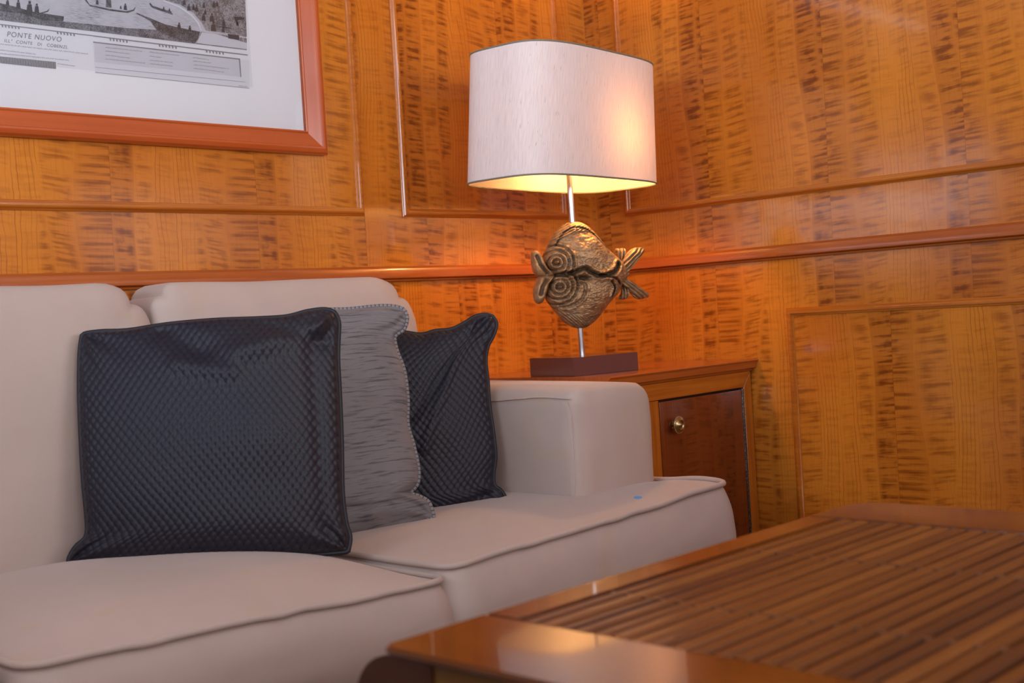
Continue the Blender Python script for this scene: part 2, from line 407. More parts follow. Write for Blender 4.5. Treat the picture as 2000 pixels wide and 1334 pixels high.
wb = box('wall_back', (RX0, .004, 0), (.1, .1, RZ1), m_core); wb['kind'] = 'structure'
wr = box('wall_right', (.004, RY0, 0), (.1, .004, RZ1), m_core); wr['kind'] = 'structure'
DZ = .944
# back wall veneer sheets (part objects of the wall), seam right of the first panel
def sheetA(x0, x1, z0, z1, off, front=0.): box('veneer_sheet', (x0, front, z0), (x1, .006, z1), m_veneer, wb, grain='z', off=off)
def sheetB(y0, y1, z0, z1, off, front=0.): box('veneer_sheet', (front, y0, z0), (.006, y1, z1), m_veneer, wr, grain='z', off=off)
sheetA(RX0, -.8335, DZ, RZ1, (.11, 0)); sheetA(-.833, 0, DZ, RZ1, (.30, .4)); sheetA(RX0, 0, 0, DZ, (.21, .9))
sheetB(RY0, -.0, DZ, RZ1, (.052, .2)); sheetB(RY0, 0, 0, DZ, (.052, .2))
# framed panels
ZT = 1.96
PR = [(0, 0), (0, .004), (-.003, .006), (-.004, .009), (-.007, .012), (-.011, .0125), (-.014, .011), (-.015, .008), (-.018, .0065), (-.0195, .0045), (-.020, 0)]
NTRIM = [1]
def panelA(x0, x1, z0, z1, off):
    sheetA(x0+.01, x1-.01, z0+.01, z1-.01, off, -.003)
    bm = sweep_ring([(x0, z0), (x1, z0), (x1, z1), (x0, z1)], PR, (1, 0, 0), (0, 0, 1), (0, -1, 0))
    o = from_bm('trim_%d' % NTRIM[0], bm, m_mould, grain='x', auto=40); o['kind'] = 'structure'; NTRIM[0] += 1
def panelB(y0, y1, z0, z1, off):
    sheetB(y0+.01, y1-.01, z0+.01, z1-.01, off, -.003)
    bm = sweep_ring([(y0, z0), (y1, z0), (y1, z1), (y0, z1)], PR, (0, 1, 0), (0, 0, 1), (-1, 0, 0))
    o = from_bm('trim_%d' % NTRIM[0], bm, m_mould, grain='y', auto=40); o['kind'] = 'structure'; NTRIM[0] += 1
panelA(-2.35, -.8355, 1.080, ZT, (.11, 0))
panelA(-4.0, -2.47, 1.080, ZT, (.2, .3))
panelA(-.718, -.1215, 1.080, ZT, (.02, .55))
panelB(-2.2, -.108, 1.079, ZT, (.052, .2))
panelB(-2.3, -.598, .14, .804, (.19, .7))
panelB(-3.8, -2.32, 1.079, ZT, (.1, .4))
# dado rails with rounded top and lower lip
DP = [(.926, 0), (.926, .010), (.930, .012), (.932, .010), (.932, .018), (.934, .021), (.952, .022), (.956, .020), (.958, .015), (.9595, .013), (.9615, .010), (.962, 0)]
def railmesh(a, b, axis):
    bm = bmesh.new(); R = []
    for t in (a, b):
        R.append([bm.verts.new((t, -h, z) if axis == 'x' else (-h, t, z)) for z, h in DP])
    for i in range(len(DP)-1): bm.faces.new((R[0][i], R[0][i+1], R[1][i+1], R[1][i]))
    bm.faces.new(R[0][::-1]); bm.faces.new(R[1]); bmesh.ops.recalc_face_normals(bm, faces=bm.faces)
    return bm
o = from_bm('trim_%d' % NTRIM[0], railmesh(RX0, 0, 'x'), m_rail, grain='x', auto=30); o['kind'] = 'structure'; NTRIM[0] += 1
o = from_bm('trim_%d' % NTRIM[0], railmesh(RY0, 0, 'y'), m_rail, grain='y', auto=30); o['kind'] = 'structure'; NTRIM[0] += 1
box('baseboard_back', (RX0, -.012, 0), (0, 0, .1), m_mould, grain='x')['kind'] = 'structure'
box('baseboard_right', (-.012, RY0, 0), (0, -.0, .1), m_mould, grain='y')['kind'] = 'structure'

# ---------------------------------------------------------------- picture
PX1, PZ0, PX0, PZ1 = -.945, 1.214, -2.13, 1.90
pic = empty('framed_print', ((PX0+PX1)/2, -.001, (PZ0+PZ1)/2), 'large framed harbour engraving in wide white mount hanging on the panelled wall', 'picture')
FP = [(0, .0), (0, .020), (-.004, .026), (-.012, .029), (-.016, .0285), (-.018, .025), (-.046, .015), (-.049, .017), (-.052, .016), (-.053, .008)]
cor = [(PX0, PZ0), (PX1, PZ0), (PX1, PZ1), (PX0, PZ1)]
for i in range(4):   # four mitred frame rails
    a, b = np.array(cor[i], float), np.array(cor[(i+1) % 4], float); d = (b-a)/np.linalg.norm(b-a); n = np.array([d[1], -d[0]])
    bm = bmesh.new(); R = []
    for e, sg in ((a, 1), (b, -1)):
        R.append([bm.verts.new((*(lambda q: (q[0], -h-.001, q[1]))(e+n*o_-d*sg*o_),)) for o_, h in FP])
    for q in range(len(FP)-1): bm.faces.new((R[0][q], R[0][q+1], R[1][q+1], R[1][q]))
    bmesh.ops.recalc_face_normals(bm, faces=bm.faces)
    from_bm('frame_rail', bm, m_frame, pic, grain='x' if i % 2 == 0 else 'z', auto=25, off=(i*.3, 0))
m_mount = simple('white_mount_card', (.80, .80, .83), .7)
box('mount_board', (PX0+.045, -.009, PZ0+.045), (PX1-.045, -.004, PZ1-.045), m_mount, pic)
YP = -.0095
def flat(name, px, mat, lift=0., parent=pic):
    bm = bmesh.new()
    if len(px) and isinstance(px[0][0], (int, float)): px = [px]
    for poly in px:
        vs = [bm.verts.new(at(x, y, 1, YP-lift)) for x, y in poly]
        try: bm.faces.new(vs)
        except ValueError: pass
    bmesh.ops.recalc_face_normals(bm, faces=bm.faces)
    for f in bm.faces:
        if f.normal.y > 0: f.normal_flip()
    bmesh.ops.triangulate(bm, faces=bm.faces)
    return from_bm(name, bm, mat, parent, grain='x')
# paper of the print
s = NT('print_paper'); o_ = s.obj(); s.set(Base_Color=(.70, .71, .75), Roughness=.8); m_paper = s.m
s = NT('engraved_water'); oo = s.obj(); sx = s.N.new('ShaderNodeSeparateXYZ'); s.L.new(oo, sx.inputs[0])
h1 = s.noise(s.comb(s.math('MULTIPLY', sx.outputs[0], 60.), s.math('MULTIPLY', sx.outputs[2], 900.), 0.), 1, 3, .7)
h2 = s.noise(oo, 14, 3, .6)
c = s.mix(s.math('MULTIPLY', s.ss(h1, .44, .62), s.ss(h2, .3, .75)), (.50, .50, .55), (.16, .16, .19)); s.set(Base_Color=c, Roughness=.8); m_water = s.m
def hatch(name, a, b, sc, lo=.42, hi=.58):
    s = NT(name); oo = s.obj(); n = s.noise(oo, sc, 4, .75, 1.2); n2 = s.noise(oo, 45, 3, .6)
    s.set(Base_Color=s.mix(s.ss(s.math('ADD', s.math('MULTIPLY', n, .7), s.math('MULTIPLY', n2, .3)), lo, hi), a, b), Roughness=.8); return s.m
m_dark = hatch('engraved_shade', (.05, .05, .06), (.26, .26, .29), 420)
m_quay = hatch('engraved_quay', (.09, .085, .09), (.34, .33, .35), 330)
m_ink = simple('ink_black', (.045, .045, .055), .8)
m_ink2 = simple('ink_grey', (.22, .22, .25), .8)
m_tone = simple('print_grey_tone', (.55, .56, .61), .8)
m_tone2 = simple('print_light_tone', (.64, .65, .70), .8)
sheet = np.array([at(-0, 40, 1, YP), at(487, 172, 1, YP)])
box('print_sheet', (-1.96, YP, 1.352), (-1.126, -.0085, 1.80), m_paper, pic)
eng = flat('engraving', [(-400, -300), (-400, -14), (0, 39), (482, 97.5), (474, -120)], m_water, .0004)
flat('engraved_ground', [[(-400, -60), (0, 18), (60, 28), (125, 42), (250, 55), (305, 58), (388, 74), (381, 85), (0, 39), (-400, -14)]], m_dark, .0007)
flat('engraved_quay', [[(300, -60), (321, 0), (352, 9), (378, 25), (394, 44), (402, 60), (440, 64), (482, 72), (477, -60)], [(393, 62), (482, 75), (482, 97), (383, 85)]], m_quay, .0008)
flat('engraved_quay_steps', [[(394, 63), (420, 66), (482, 84), (482, 96), (384, 84)]], m_tone, .0010)
flat('engraved_road_edge', [[(318, 2), (350, 15), (372, 30), (385, 45), (392, 60), (394, 60), (388, 44), (375, 28), (352, 13), (320, 0)]], m_tone2, .0012)
boats = [[(0, 6), (30, 13), (60, 22), (78, 25), (92, 21), (97, 16), (94, 23), (84, 26), (118, 31), (125, 32), (124, 41), (100, 42), (75, 37), (45, 27), (0, 21)],
         [(166, -6), (175, 9), (212, 17), (246, 22), (260, 19), (266, 12), (262, 21), (250, 25), (215, 21), (176, 12), (166, 0)],
         [(267, 25), (290, 34), (321, 47), (345, 53), (391, 62), (388, 73), (382, 83), (350, 78), (318, 65), (305, 57), (294, 41), (278, 32), (266, 27)],
         [(293, 5), (298, 11), (316, 17), (334, 22), (338, 29), (330, 26), (314, 21), (298, 15), (292, 8)],
         [(208, -12), (216, -12), (218, 15), (207, 14)]]
flat('engraved_boat', boats, hatch('engraved_hull', (.03, .03, .035), (.20, .20, .22), 520, .45, .62), .0014)
fig = []
def person_marks(x, y, h):
    w = h*.28
    return [[(x-w, y), (x-w*.7, y-h*.7), (x+w*.6, y-h*.72), (x+w, y+1)], [(x-w*.4, y-h*.75), (x-w*.35, y-h), (x+w*.35, y-h), (x+w*.4, y-h*.75)]]
for x, y, h in ((350, 57, 13), (371, 61, 11), (36, 16, 16), (58, 24, 22), (72, 24, 17), (245, 19, 12), (190, 8, 10), (236, 17, 6), (398, 40, 14), (414, 42, 16), (417, 60, 18), (437, 50, 12), (436, 62, 10),
                (360, 9, 11), (369, 20, 12), (378, 19, 11), (384, 22, 12), (398, 15, 10), (418, 14, 12), (424, 12, 10), (401, 28, 10), (15, 10, 12), (464, 50, 10), (320, 20, 7), (331, 22, 6)):
    fig += person_marks(x, y, h)
fig += [[(445, 66), (467, 69), (467, 78), (446, 75)], [(457, 32), (477, 34), (477, 38), (462, 40), (466, 48), (462, 47)], [(428, 51), (451, 54), (451, 56), (428, 53)]]
flat('engraved_figure', fig, m_ink, .0016)['kind'] = 'stuff'
# cornice lines and drops under the view, title field, key panel
def stroke(p, q, w): return [(p[0], p[1]), (q[0], q[1]), (q[0], q[1]+w), (p[0], p[1]+w)]
flat('cornice_line', [stroke((0, 46.6), (182, 69), 1.9), stroke((182, 69), (484, 106.5), 2.2), stroke((182, 81), (469, 114.5), 2.4), stroke((0, 38.6), (482, 97.2), .7)], m_ink2, .0006)
dr = []
for cx, cyy in ((20, 52.5), (128, 66), (231, 78.8), (327, 90.6), (419, 102)):
    for j in range(6):
        x = cx-17+j*6.4; y = cyy-3+(j-2.5)*.8
        dr.append([(x, y), (x+2.2, y+.2), (x+3.6, y+5), (x+1.6, y+6.3), (x+.2, y+3)])
flat('cornice_drop', dr, m_ink2, .0009)['kind'] = 'stuff'
flat('key_panel', [[(182, 82), (487, 118), (487, 172), (186, 141)]], m_tone2, .0003)
flat('key_field', [[(184, 84), (468, 116.5), (470, 150), (186, 121)]], m_tone, .0005)
flat('key_panel_edge', [[(466.5, 115), (469, 115.5), (471.5, 150.5), (469.5, 150)], stroke((186, 141), (487, 172), .7), stroke((186, 131), (480, 160), .6)], m_ink2, .0009)
s = NT('hatched_scale_bar'); oo = s.obj(); sx = s.N.new('ShaderNodeSeparateXYZ'); s.L.new(oo, sx.inputs[0])
w_ = s.math('FRACT', s.math('MULTIPLY', sx.outputs[0], 420.))
s.set(Base_Color=s.mix(s.ss(w_, .45, .6), (.06, .06, .07), (.42, .42, .45)), Roughness=.8); m_bar = s.m
flat('scale_bar', [[(-30, 107), (109, 121), (109.5, 134.5), (-30, 120)]], m_bar, .0006)
def text(txt, p0, p1, h, shear=0., sp=1.0, mat=m_ink2):
    cu = bpy.data.curves.new('lettering', 'FONT'); cu.body = txt; cu.size = 1.0; cu.shear = shear; cu.space_character = sp
    a, b = at(*p0, 1, YP-.0011), at(*p1, 1, YP-.0011)
    t_ = bpy.data.objects.new('t', cu); COL.objects.link(t_); bpy.context.view_layer.update()
    me = bpy.data.meshes.new_from_object(t_.evaluated_get(bpy.context.evaluated_depsgraph_get())); bpy.data.objects.remove(t_)
    me.materials.clear(); me.materials.append(mat); o = bpy.data.objects.new('lettering', me); COL.objects.link(o)
    bpy.context.view_layer.update()
    wdt = max(o.dimensions.x, .01); L = np.linalg.norm(b-a); X = (b-a)/L; hz = h/960.
    Y = np.cross(X, [0, 1., 0]); Y = -Y if Y[2] < 0 else Y
    mm = Matrix.Identity(4); sxx = L/wdt; szz = hz/.7
    for i in range(3): mm[i][0], mm[i][1], mm[i][2], mm[i][3] = X[i]*sxx, Y[i]*szz, (0, -1, 0)[i], a[i]
    loc = Vector(pic.location)
    o.parent = pic; o.matrix_world = mm
    o.matrix_parent_inverse = Matrix.Translation(-loc); o.matrix_basis = mm
    return o
text('PONTE NUOVO', (13, 71), (120, 81.5), 9, .25, 1.15)
text('ILL\u00b0  CONTE   DI   COBENZL', (8, 82), (132, 95), 5.6, .2, 1.1)
# running-hand lines too fine to read, kept as pen strokes
sq = []
def scrawl(p, q, amp):
    n = int(abs(q[0]-p[0])/1.3); pts = []
    for i in range(n+1):
        t = i/n; x = p[0]+(q[0]-p[0])*t; y = p[1]+(q[1]-p[1])*t+amp*math.sin(i*2.1)*(.6+.8*random.random())
        pts.append((x, y))
    i = 0
    while i < n-2:
        m = random.randint(4, 9)
        for j in range(i, min(i+m, n)):
            (a, b), (c_, d_) = pts[j], pts[j+1]; sq.append([(a, b), (c_, d_), (c_+.15, d_+.75), (a+.15, b+.75)])
        i += m+1
for p, q, am in (((0, 85.5), (172, 105), 1.2), ((0, 97), (70, 105.5), 1.), ((0, 104), (137, 117.5), 1.), ((112, 124), (149, 129), .8),
                 ((206, 92), (278, 100), 1.1), ((206, 99), (256, 105.5), 1.1), ((206, 107), (254, 113), 1.1), ((206, 114.5), (284, 123), 1.1),
                 ((292, 101), (350, 108), 1.1), ((292, 109), (316, 112), 1.), ((293, 117), (338, 122), 1.1), ((294, 124), (338, 129), 1.1),
                 ((377, 112), (408, 116), 1.), ((377, 118.5), (415, 123), 1.), ((378, 126), (447, 134), 1.1), ((378, 133), (442, 141), 1.1), ((466, 167), (484, 169), .5)):
    scrawl(p, q, am)
flat('handwritten_line', sq, m_ink2, .0011)['kind'] = 'stuff'
# glazing: clear pane with surface reflection
s = NT('picture_glass'); tp = s.N.new('ShaderNodeBsdfTransparent'); gl = s.N.new('ShaderNodeBsdfGlossy'); gl.inputs['Roughness'].default_value = .06
fr = s.N.new('ShaderNodeFresnel'); fr.inputs[0].default_value = 1.45; mx = s.N.new('ShaderNodeMixShader')
s.L.new(fr.outputs[0], mx.inputs[0]); s.L.new(tp.outputs[0], mx.inputs[1]); s.L.new(gl.outputs[0], mx.inputs[2]); s.L.new(mx.outputs[0], s.N['Material Output'].inputs[0])
box('glass_pane', (PX0+.048, -.0150, PZ0+.048), (PX1-.048, -.0135, PZ1-.048), s.m, pic)

# ---------------------------------------------------------------- corner cabinet
CX0 = -.583
cab = empty('corner_cabinet', (CX0/2, -.24, 0), 'low cherry corner cabinet with brass-knobbed door under the lamp', 'cabinet')
YF = -.484
box('carcass', (CX0, YF+.022, .02), (-.004, -.004, .652), m_mould, cab)
# top with moulded nose
prof = [(0, .652), (YF-.004, .652), (YF-.004, .656), (YF-.012, .657), (YF-.016, .6595), (YF-.018, .674), (YF-.022, .6755), (YF-.0235, .6785), (YF-.022, .6805), (YF-.018, .6812), (0, .6812)]
bm = bmesh.new(); R = [[bm.verts.new((x, y, z)) for y, z in prof] for x in (CX0-.004, -.002)]
for i in range(len(prof)): j = (i+1) % len(prof); bm.faces.new((R[0][i], R[0][j], R[1][j], R[1][i]))
bm.faces.new(R[0][::-1]); bm.faces.new(R[1]); bmesh.ops.recalc_face_normals(bm, faces=bm.faces)
from_bm('cabinet_top', bm, m_rail, cab, grain='x', auto=35)
# face frame: mitred rail and stile, door, hinge
DX0, DX1, DZT, DZB = -.388, -.045, .610, .06
def prism(name, pts, y0, y1, mat, parent, grain, off=(0, 0)):
    bm = bmesh.new(); a = [bm.verts.new((x, y0, z)) for x, z in pts]; b = [bm.verts.new((x, y1, z)) for x, z in pts]
    bm.faces.new(a); bm.faces.new(b[::-1]); n = len(pts)
    for i in range(n): bm.faces.new((a[i], a[(i+1) % n], b[(i+1) % n], b[i]))
    bmesh.ops.recalc_face_normals(bm, faces=bm.faces)
    bmesh.ops.bevel(bm, geom=list(bm.edges), offset=.0012, segments=1, affect='EDGES')
    return from_bm(name, bm, mat, parent, grain=grain, off=off, auto=35)
prism('face_rail', [(CX0, .651), (-.006, .651), (DX1+.006, DZT+.001), (DX0, DZT+.001), (CX0, DZT+.001)], YF, YF+.022, m_mould, cab, 'x')
prism('face_stile', [(-.005, .650), (-.005, .03), (DX1+.006, .03), (DX1+.006, DZT+.001)], YF, YF+.022, m_mould, cab, 'z')
prism('face_stile', [(CX0, DZT), (DX0-.003, DZT), (DX0-.003, .03), (CX0, .03)], YF, YF+.022, m_mould, cab, 'z', (.3, 0))
prism('face_rail', [(DX0-.003, .055), (DX1, .055), (DX1, .03), (DX0-.003, .03)], YF, YF+.022, m_mould, cab, 'x', (.3, 0))
box('gap_shade_sheet', (DX0-.003, YF+.010, .05), (DX1+.006, YF+.021, DZT+.001), m_gap, cab)  # near-black sheet behind the door, stands in for shade in the gap
door = box('door', (DX0, YF+.001, DZB), (DX1-.003, YF+.018, DZT-.004), m_door, cab, bev=.0015, off=(.5, .1))
box('piano_hinge', (DX1-.0022, YF-.001, DZB), (DX1+.0045, YF+.012, DZT-.002), m_hinge, cab, bev=.001)
# knob: turned brass, rope-edged rose
def lathe(name, prof, C, axis_n, mat, parent, seg=48, rope=None):
    n = np.array(axis_n, float); n /= np.linalg.norm(n); a = np.cross(n, [0, 0, 1.]); a = a/np.linalg.norm(a) if np.linalg.norm(a) > .1 else np.array([1., 0, 0]); b = np.cross(n, a)
    P = np.array([[np.array(C)+n*h+(r)*(math.cos(t)*a+math.sin(t)*b) for t in np.linspace(0, 2*math.pi, seg, endpoint=False)] for h, r in prof])
    me = grid_mesh(name, P, closed_v=True)
    bm = bmesh.new(); bm.from_mesh(me); bmesh.ops.recalc_face_normals(bm, faces=bm.faces); bm.to_mesh(me); bm.free()
    return link_mesh(name, me, mat, parent, auto=40)
KC = at(1325, 830, 1, YF-.018); KC[1] = YF+.001
kp = [(h_*1.15, r_*1.2) for h_, r_ in [(0, .0001), (0, .0075), (.002, .0075), (.003, .004), (.011, .0035), (.013, .006), (.015, .012), (.0165, .0165), (.019, .0165), (.020, .0150), (.0205, .0125), (.0235, .0095), (.0225, .0088), (.0215, .0072), (.023, .0045), (.0255, .0030), (.026, .0001)]]
knob = lathe('knob', kp, KC, (0, -1, 0), m_brass, door)
beads = bmesh.new()
for i in range(34):
    t = i/34*2*math.pi
    mt = Matrix.Translation((KC[0]+.0197*math.cos(t), KC[1]-.0205, KC[2]+.0197*math.sin(t))) @ Matrix.Rotation(-t, 4, 'Y') @ Matrix.Rotation(.6, 4, 'X') @ Matrix.Diagonal((.0016, .0034, .0013, 1))
    bmesh.ops.create_icosphere(beads, subdivisions=1, radius=1, matrix=mt)
for f in beads.faces: f.smooth = True
from_bm('rope_edge', beads, m_brass, knob if False else door)['kind'] = 'stuff'

# ---------------------------------------------------------------- table lamp
LB = np.array([-.4545, -.316, .6815])
lamp = empty('table_lamp', tuple(LB), 'bronze double fish table lamp with glowing silk shade on the cabinet', 'lamp')
B0 = at(1121, 735.4, 2, .6815); B1 = at(1247.7, 722.5, 2, .6815); B2 = at(1034.5, 735, 2, .6815)
e1 = B1-B0; e2 = np.cross([0, 0, 1.], e1); e2 = e2/np.linalg.norm(e2)*np.linalg.norm(B2-B0)
if e2@(B2-B0) < 0: e2 = -e2
bm = bmesh.new(); hB = .0425
lo = [B0, B0+e1, B0+e1+e2, B0+e2]; vs = [bm.verts.new(p) for p in lo]+[bm.verts.new(p+np.array([0, 0, hB])) for p in lo]
for f in ((3, 2, 1, 0), (4, 5, 6, 7), (0, 1, 5, 4), (1, 2, 6, 5), (2, 3, 7, 6), (3, 0, 4, 7)): bm.faces.new([vs[i] for i in f])
bmesh.ops.bevel(bm, geom=list(bm.edges), offset=.0012, segments=2, affect='EDGES')
from_bm('lamp_base', bm, m_lacquer, lamp, grain='x', auto=35)
pb, pt = np.array([-.4600, -.3185, .722]), np.array([-.474, -.3225, 1.24])
tube('pole', [pb+(pt-pb)*t for t in np.linspace(0, 1, 12)], .0068, m_steel, lamp, seg=20)
# shade : superellipse, slightly tapered
ZB, ZTp = 1.1259, 1.4173
def shade_ring(z, scx=1., n=220, shrink=0.):
    f = (z-ZB)/(ZTp-ZB); sc = 1+(.9668-1)*f; cx, cy = -.4886+.0199*f, -.3258-.0034*f; th = .1029
    t = np.linspace(0, 2*np.pi, n, endpoint=False)
    # even spacing on the superellipse
    tt = np.linspace(0, 2*np.pi, 4001); e = 2/3.7386
    X = (.2698*sc-shrink)*np.sign(np.cos(tt))*abs(np.cos(tt))**e; Y = (.1314*sc-shrink)*np.sign(np.sin(tt))*abs(np.sin(tt))**e
    L = np.concatenate([[0], np.cumsum(np.hypot(np.diff(X), np.diff(Y)))]); q = np.linspace(0, L[-1], n, endpoint=False)
    X, Y = np.interp(q, L, X), np.interp(q, L, Y)
    return np.stack([cx+X*math.cos(th)-Y*math.sin(th), cy+X*math.sin(th)+Y*math.cos(th), np.full(n, z)], 1), q
rows = []; uvs = []
for z in np.linspace(ZB, ZTp, 14):
    p, q = shade_ring(z); rows.append(np.vstack([p, p[:1]])); uvs.append(np.stack([np.append(q, q[-1]+.007), np.full(len(q)+1, z)], 1))
me = grid_mesh('lamp_shade', np.array(rows), uv=np.array(uvs)); link_mesh('lamp_shade', me, m_shade, lamp, smooth=True)
for z in (ZB+.001, ZTp-.001):
    p, _ = shade_ring(z); tube('shade_trim', p, .0021, m_band, lamp, seg=6, closed=True)
# fitter and bulb, bulb held to the right side of the shade
BU = np.array([-.385, -.352, 1.235])
sc_ = np.array([-.474, -.3225, 1.235])
dd = (BU-sc_)/np.linalg.norm(BU-sc_)
tube('bulb_socket', [sc_, sc_+dd*.035], .014, m_steel, lamp, seg=20)
lathe('bulb', [(0, .010), (.010, .011), (.025, .020), (.040, .026), (.055, .026), (.068, .019), (.075, .009), (.077, .0003)], sc_+dd*.035, dd, m_bulb, lamp, seg=24)
p, _ = shade_ring(ZTp-.02, shrink=.001, n=4)
for i in range(4): tube('fitter_spoke', [np.array([pt[0], pt[1], pt[2]-.01]), (np.array(pt)*.5+p[i]*.5)+[0, 0, .02], p[i]], .0016, m_steel, lamp, seg=6)

# fish sculpture: relief bodies closed front and back
FN = np.array([-.56, -.828, 0.]); FN /= np.linalg.norm(FN)
FP0 = np.array([-.466, -.3205, .9])
def c2w(q): return atp(1000+q[0]/3.7067, 400+q[1]/3.7067, FP0, FN)
O_ = c2w((520, 500)); EX = c2w((620, 500))-O_; EY = c2w((520, 600))-O_
def relief(name, outline, center, T, feat=None, nr=40, ns=120, power=.55, parent=None, mat=None, back=1.0, shift=0.):
    P = np.array(outline, float); P = np.vstack([P, P[:1]]); P = resample(P, ns*4)[:-1]
    ang = np.arctan2(P[:, 1]-center[1], P[:, 0]-center[0]); rad = np.hypot(P[:, 1]-center[1], P[:, 0]-center[0])
    L = np.linspace(0, len(P), ns, endpoint=False).astype(int); Q = P[L]
    rho = 1-(1-np.linspace(0, 1, nr))**1.5
    C = np.array(center, float)
    XY = C+(Q[None]-C)*rho[:, None, None]                 # (nr,ns,2)
    H = T*np.clip(1-rho**2.3, 0, 1)[:, None]**power*np.ones((1, ns))
    hf = H.copy(); cav = np.zeros_like(H)
    if feat is not None:
        d, cav = feat(XY[..., 0], XY[..., 1], rho[:, None]*np.ones((1, ns)), H)
        hf = H+d*np.clip((1-rho)*9, 0, 1)[:, None]
    def world(h, sg):
        return O_+(XY[..., 0:1]-520)/100*EX+(XY[..., 1:2]-500)/100*EY+(sg*h[..., None]+shift)*FN
    A = world(hf, 1.); Bk = world((hf if back == 2 else H)*1., -1.)
    V = np.vstack([A.reshape(-1, 3), Bk[:-1].reshape(-1, 3)])
    idA = np.arange(nr*ns).reshape(nr, ns); idB = np.vstack([np.arange(nr*ns, nr*ns+(nr-1)*ns).reshape(nr-1, ns), idA[-1:]])
    F = []
    for I, fl in ((idA, 0), (idB, 1)):
        J = np.hstack([I, I[:, :1]]); f = np.stack([J[:-1, :-1], J[1:, :-1], J[1:, 1:], J[:-1, 1:]], -1).reshape(-1, 4)
        F.append(f if fl else f[:, ::-1])
    me = raw_mesh(name, V, np.vstack(F))
    bm = bmesh.new(); bm.from_mesh(me); bmesh.ops.remove_doubles(bm, verts=bm.verts, dist=1e-6); bm.to_mesh(me); bm.free()
    # cavity attribute
    co = np.empty(len(me.vertices)*3); me.vertices.foreach_get('co', co)
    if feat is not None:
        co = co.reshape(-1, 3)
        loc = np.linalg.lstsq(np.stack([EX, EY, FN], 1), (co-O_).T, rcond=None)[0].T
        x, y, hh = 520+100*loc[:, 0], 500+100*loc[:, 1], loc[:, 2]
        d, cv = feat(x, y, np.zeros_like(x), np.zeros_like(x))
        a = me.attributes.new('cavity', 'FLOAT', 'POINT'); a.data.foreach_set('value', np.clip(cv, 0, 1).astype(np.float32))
    return link_mesh(name, me, mat, parent, smooth=True)
def segdist(x, y, pts):
    d = np.full(np.shape(x), 1e9)
    for (a, b), (c_, e) in zip(pts[:-1], pts[1:]):
        vx, vy = c_-a, e-b; t = np.clip(((x-a)*vx+(y-b)*vy)/(vx*vx+vy*vy), 0, 1)
        d = np.minimum(d, np.hypot(x-a-t*vx, y-b-t*vy))
    return d
G = lambda d, w: np.exp(-(d/w)**2)
DORS = resample([(300, 300), (345, 225), (400, 180), (455, 170), (530, 190), (590, 235), (640, 285), (690, 335)], 40)
CREV = resample([(275, 515), (330, 512), (400, 500), (450, 480), (490, 470), (540, 500), (600, 520), (680, 505), (730, 470), (748, 430)], 40)
GILL = resample([(600, 515), (680, 530), (730, 545), (760, 580)], 20)
GIL2 = resample([(680, 560), (712, 600), (700, 665)], 20)
CHIN = resample([(400, 500), (440, 560), (490, 590), (470, 680), (400, 735), (330, 740)], 30)
def fish_feat(x, y, rho, H):
    d = np.zeros(np.shape(x)); cav = np.zeros(np.shape(x))
    for (cx, cyy, R, st) in ((292, 425, 150, 34), (316, 598, 150, 34)):
        up = (y < 515) if cyy < 515 else (y >= 505)
        r = np.hypot(x-cx, (y-cyy)*.95)
        w = np.clip((R-r)/20, 0, 1)*up
        saw = np.cos(2*np.pi*r/st)
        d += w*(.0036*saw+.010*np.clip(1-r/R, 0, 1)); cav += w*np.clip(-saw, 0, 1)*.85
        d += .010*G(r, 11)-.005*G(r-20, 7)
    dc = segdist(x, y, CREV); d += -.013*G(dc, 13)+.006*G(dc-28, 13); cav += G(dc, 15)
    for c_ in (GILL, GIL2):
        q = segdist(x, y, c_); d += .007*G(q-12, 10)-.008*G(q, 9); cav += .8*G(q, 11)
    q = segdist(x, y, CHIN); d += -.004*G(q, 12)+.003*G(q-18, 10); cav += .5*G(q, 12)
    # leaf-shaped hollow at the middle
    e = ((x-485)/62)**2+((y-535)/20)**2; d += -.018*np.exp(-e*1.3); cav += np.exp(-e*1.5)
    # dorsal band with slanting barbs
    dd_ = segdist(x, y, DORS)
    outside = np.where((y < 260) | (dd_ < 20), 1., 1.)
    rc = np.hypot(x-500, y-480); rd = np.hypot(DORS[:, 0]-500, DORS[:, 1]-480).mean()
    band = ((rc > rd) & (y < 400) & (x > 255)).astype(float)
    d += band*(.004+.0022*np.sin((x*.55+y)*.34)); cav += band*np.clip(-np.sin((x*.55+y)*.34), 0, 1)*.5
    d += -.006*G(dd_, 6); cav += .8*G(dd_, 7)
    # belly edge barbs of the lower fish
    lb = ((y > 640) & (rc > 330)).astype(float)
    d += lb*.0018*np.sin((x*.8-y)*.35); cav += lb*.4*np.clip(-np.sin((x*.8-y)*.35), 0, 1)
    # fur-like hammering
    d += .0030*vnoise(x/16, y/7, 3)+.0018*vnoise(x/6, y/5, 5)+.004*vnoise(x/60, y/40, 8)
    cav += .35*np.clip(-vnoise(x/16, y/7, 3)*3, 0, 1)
    # cheeks
    d += .010*G(np.hypot(x-560, (y-350)*1.2), 120)+.012*G(np.hypot(x-590, (y-660)*1.1), 110)
    return d, cav
BODY = [(440, 122), (500, 128), (560, 165), (620, 228), (660, 280), (700, 325), (750, 368), (795, 410), (832, 462), (838, 520), (805, 560), (785, 605), (768, 645), (720, 695), (680, 745), (630, 812), (590, 852), (540, 886), (490, 894), (430, 882), (370, 842), (320, 782), (280, 732), (246, 684), (238, 650), (248, 600), (262, 550), (270, 515), (262, 488), (238, 450), (218, 402), (226, 365), (246, 325), (268, 278), (303, 218), (343, 168), (388, 136)]
fish = relief('fish_sculpture', BODY, (520, 500), .052, fish_feat, nr=110, ns=330, parent=lamp, mat=m_bronze, back=2)
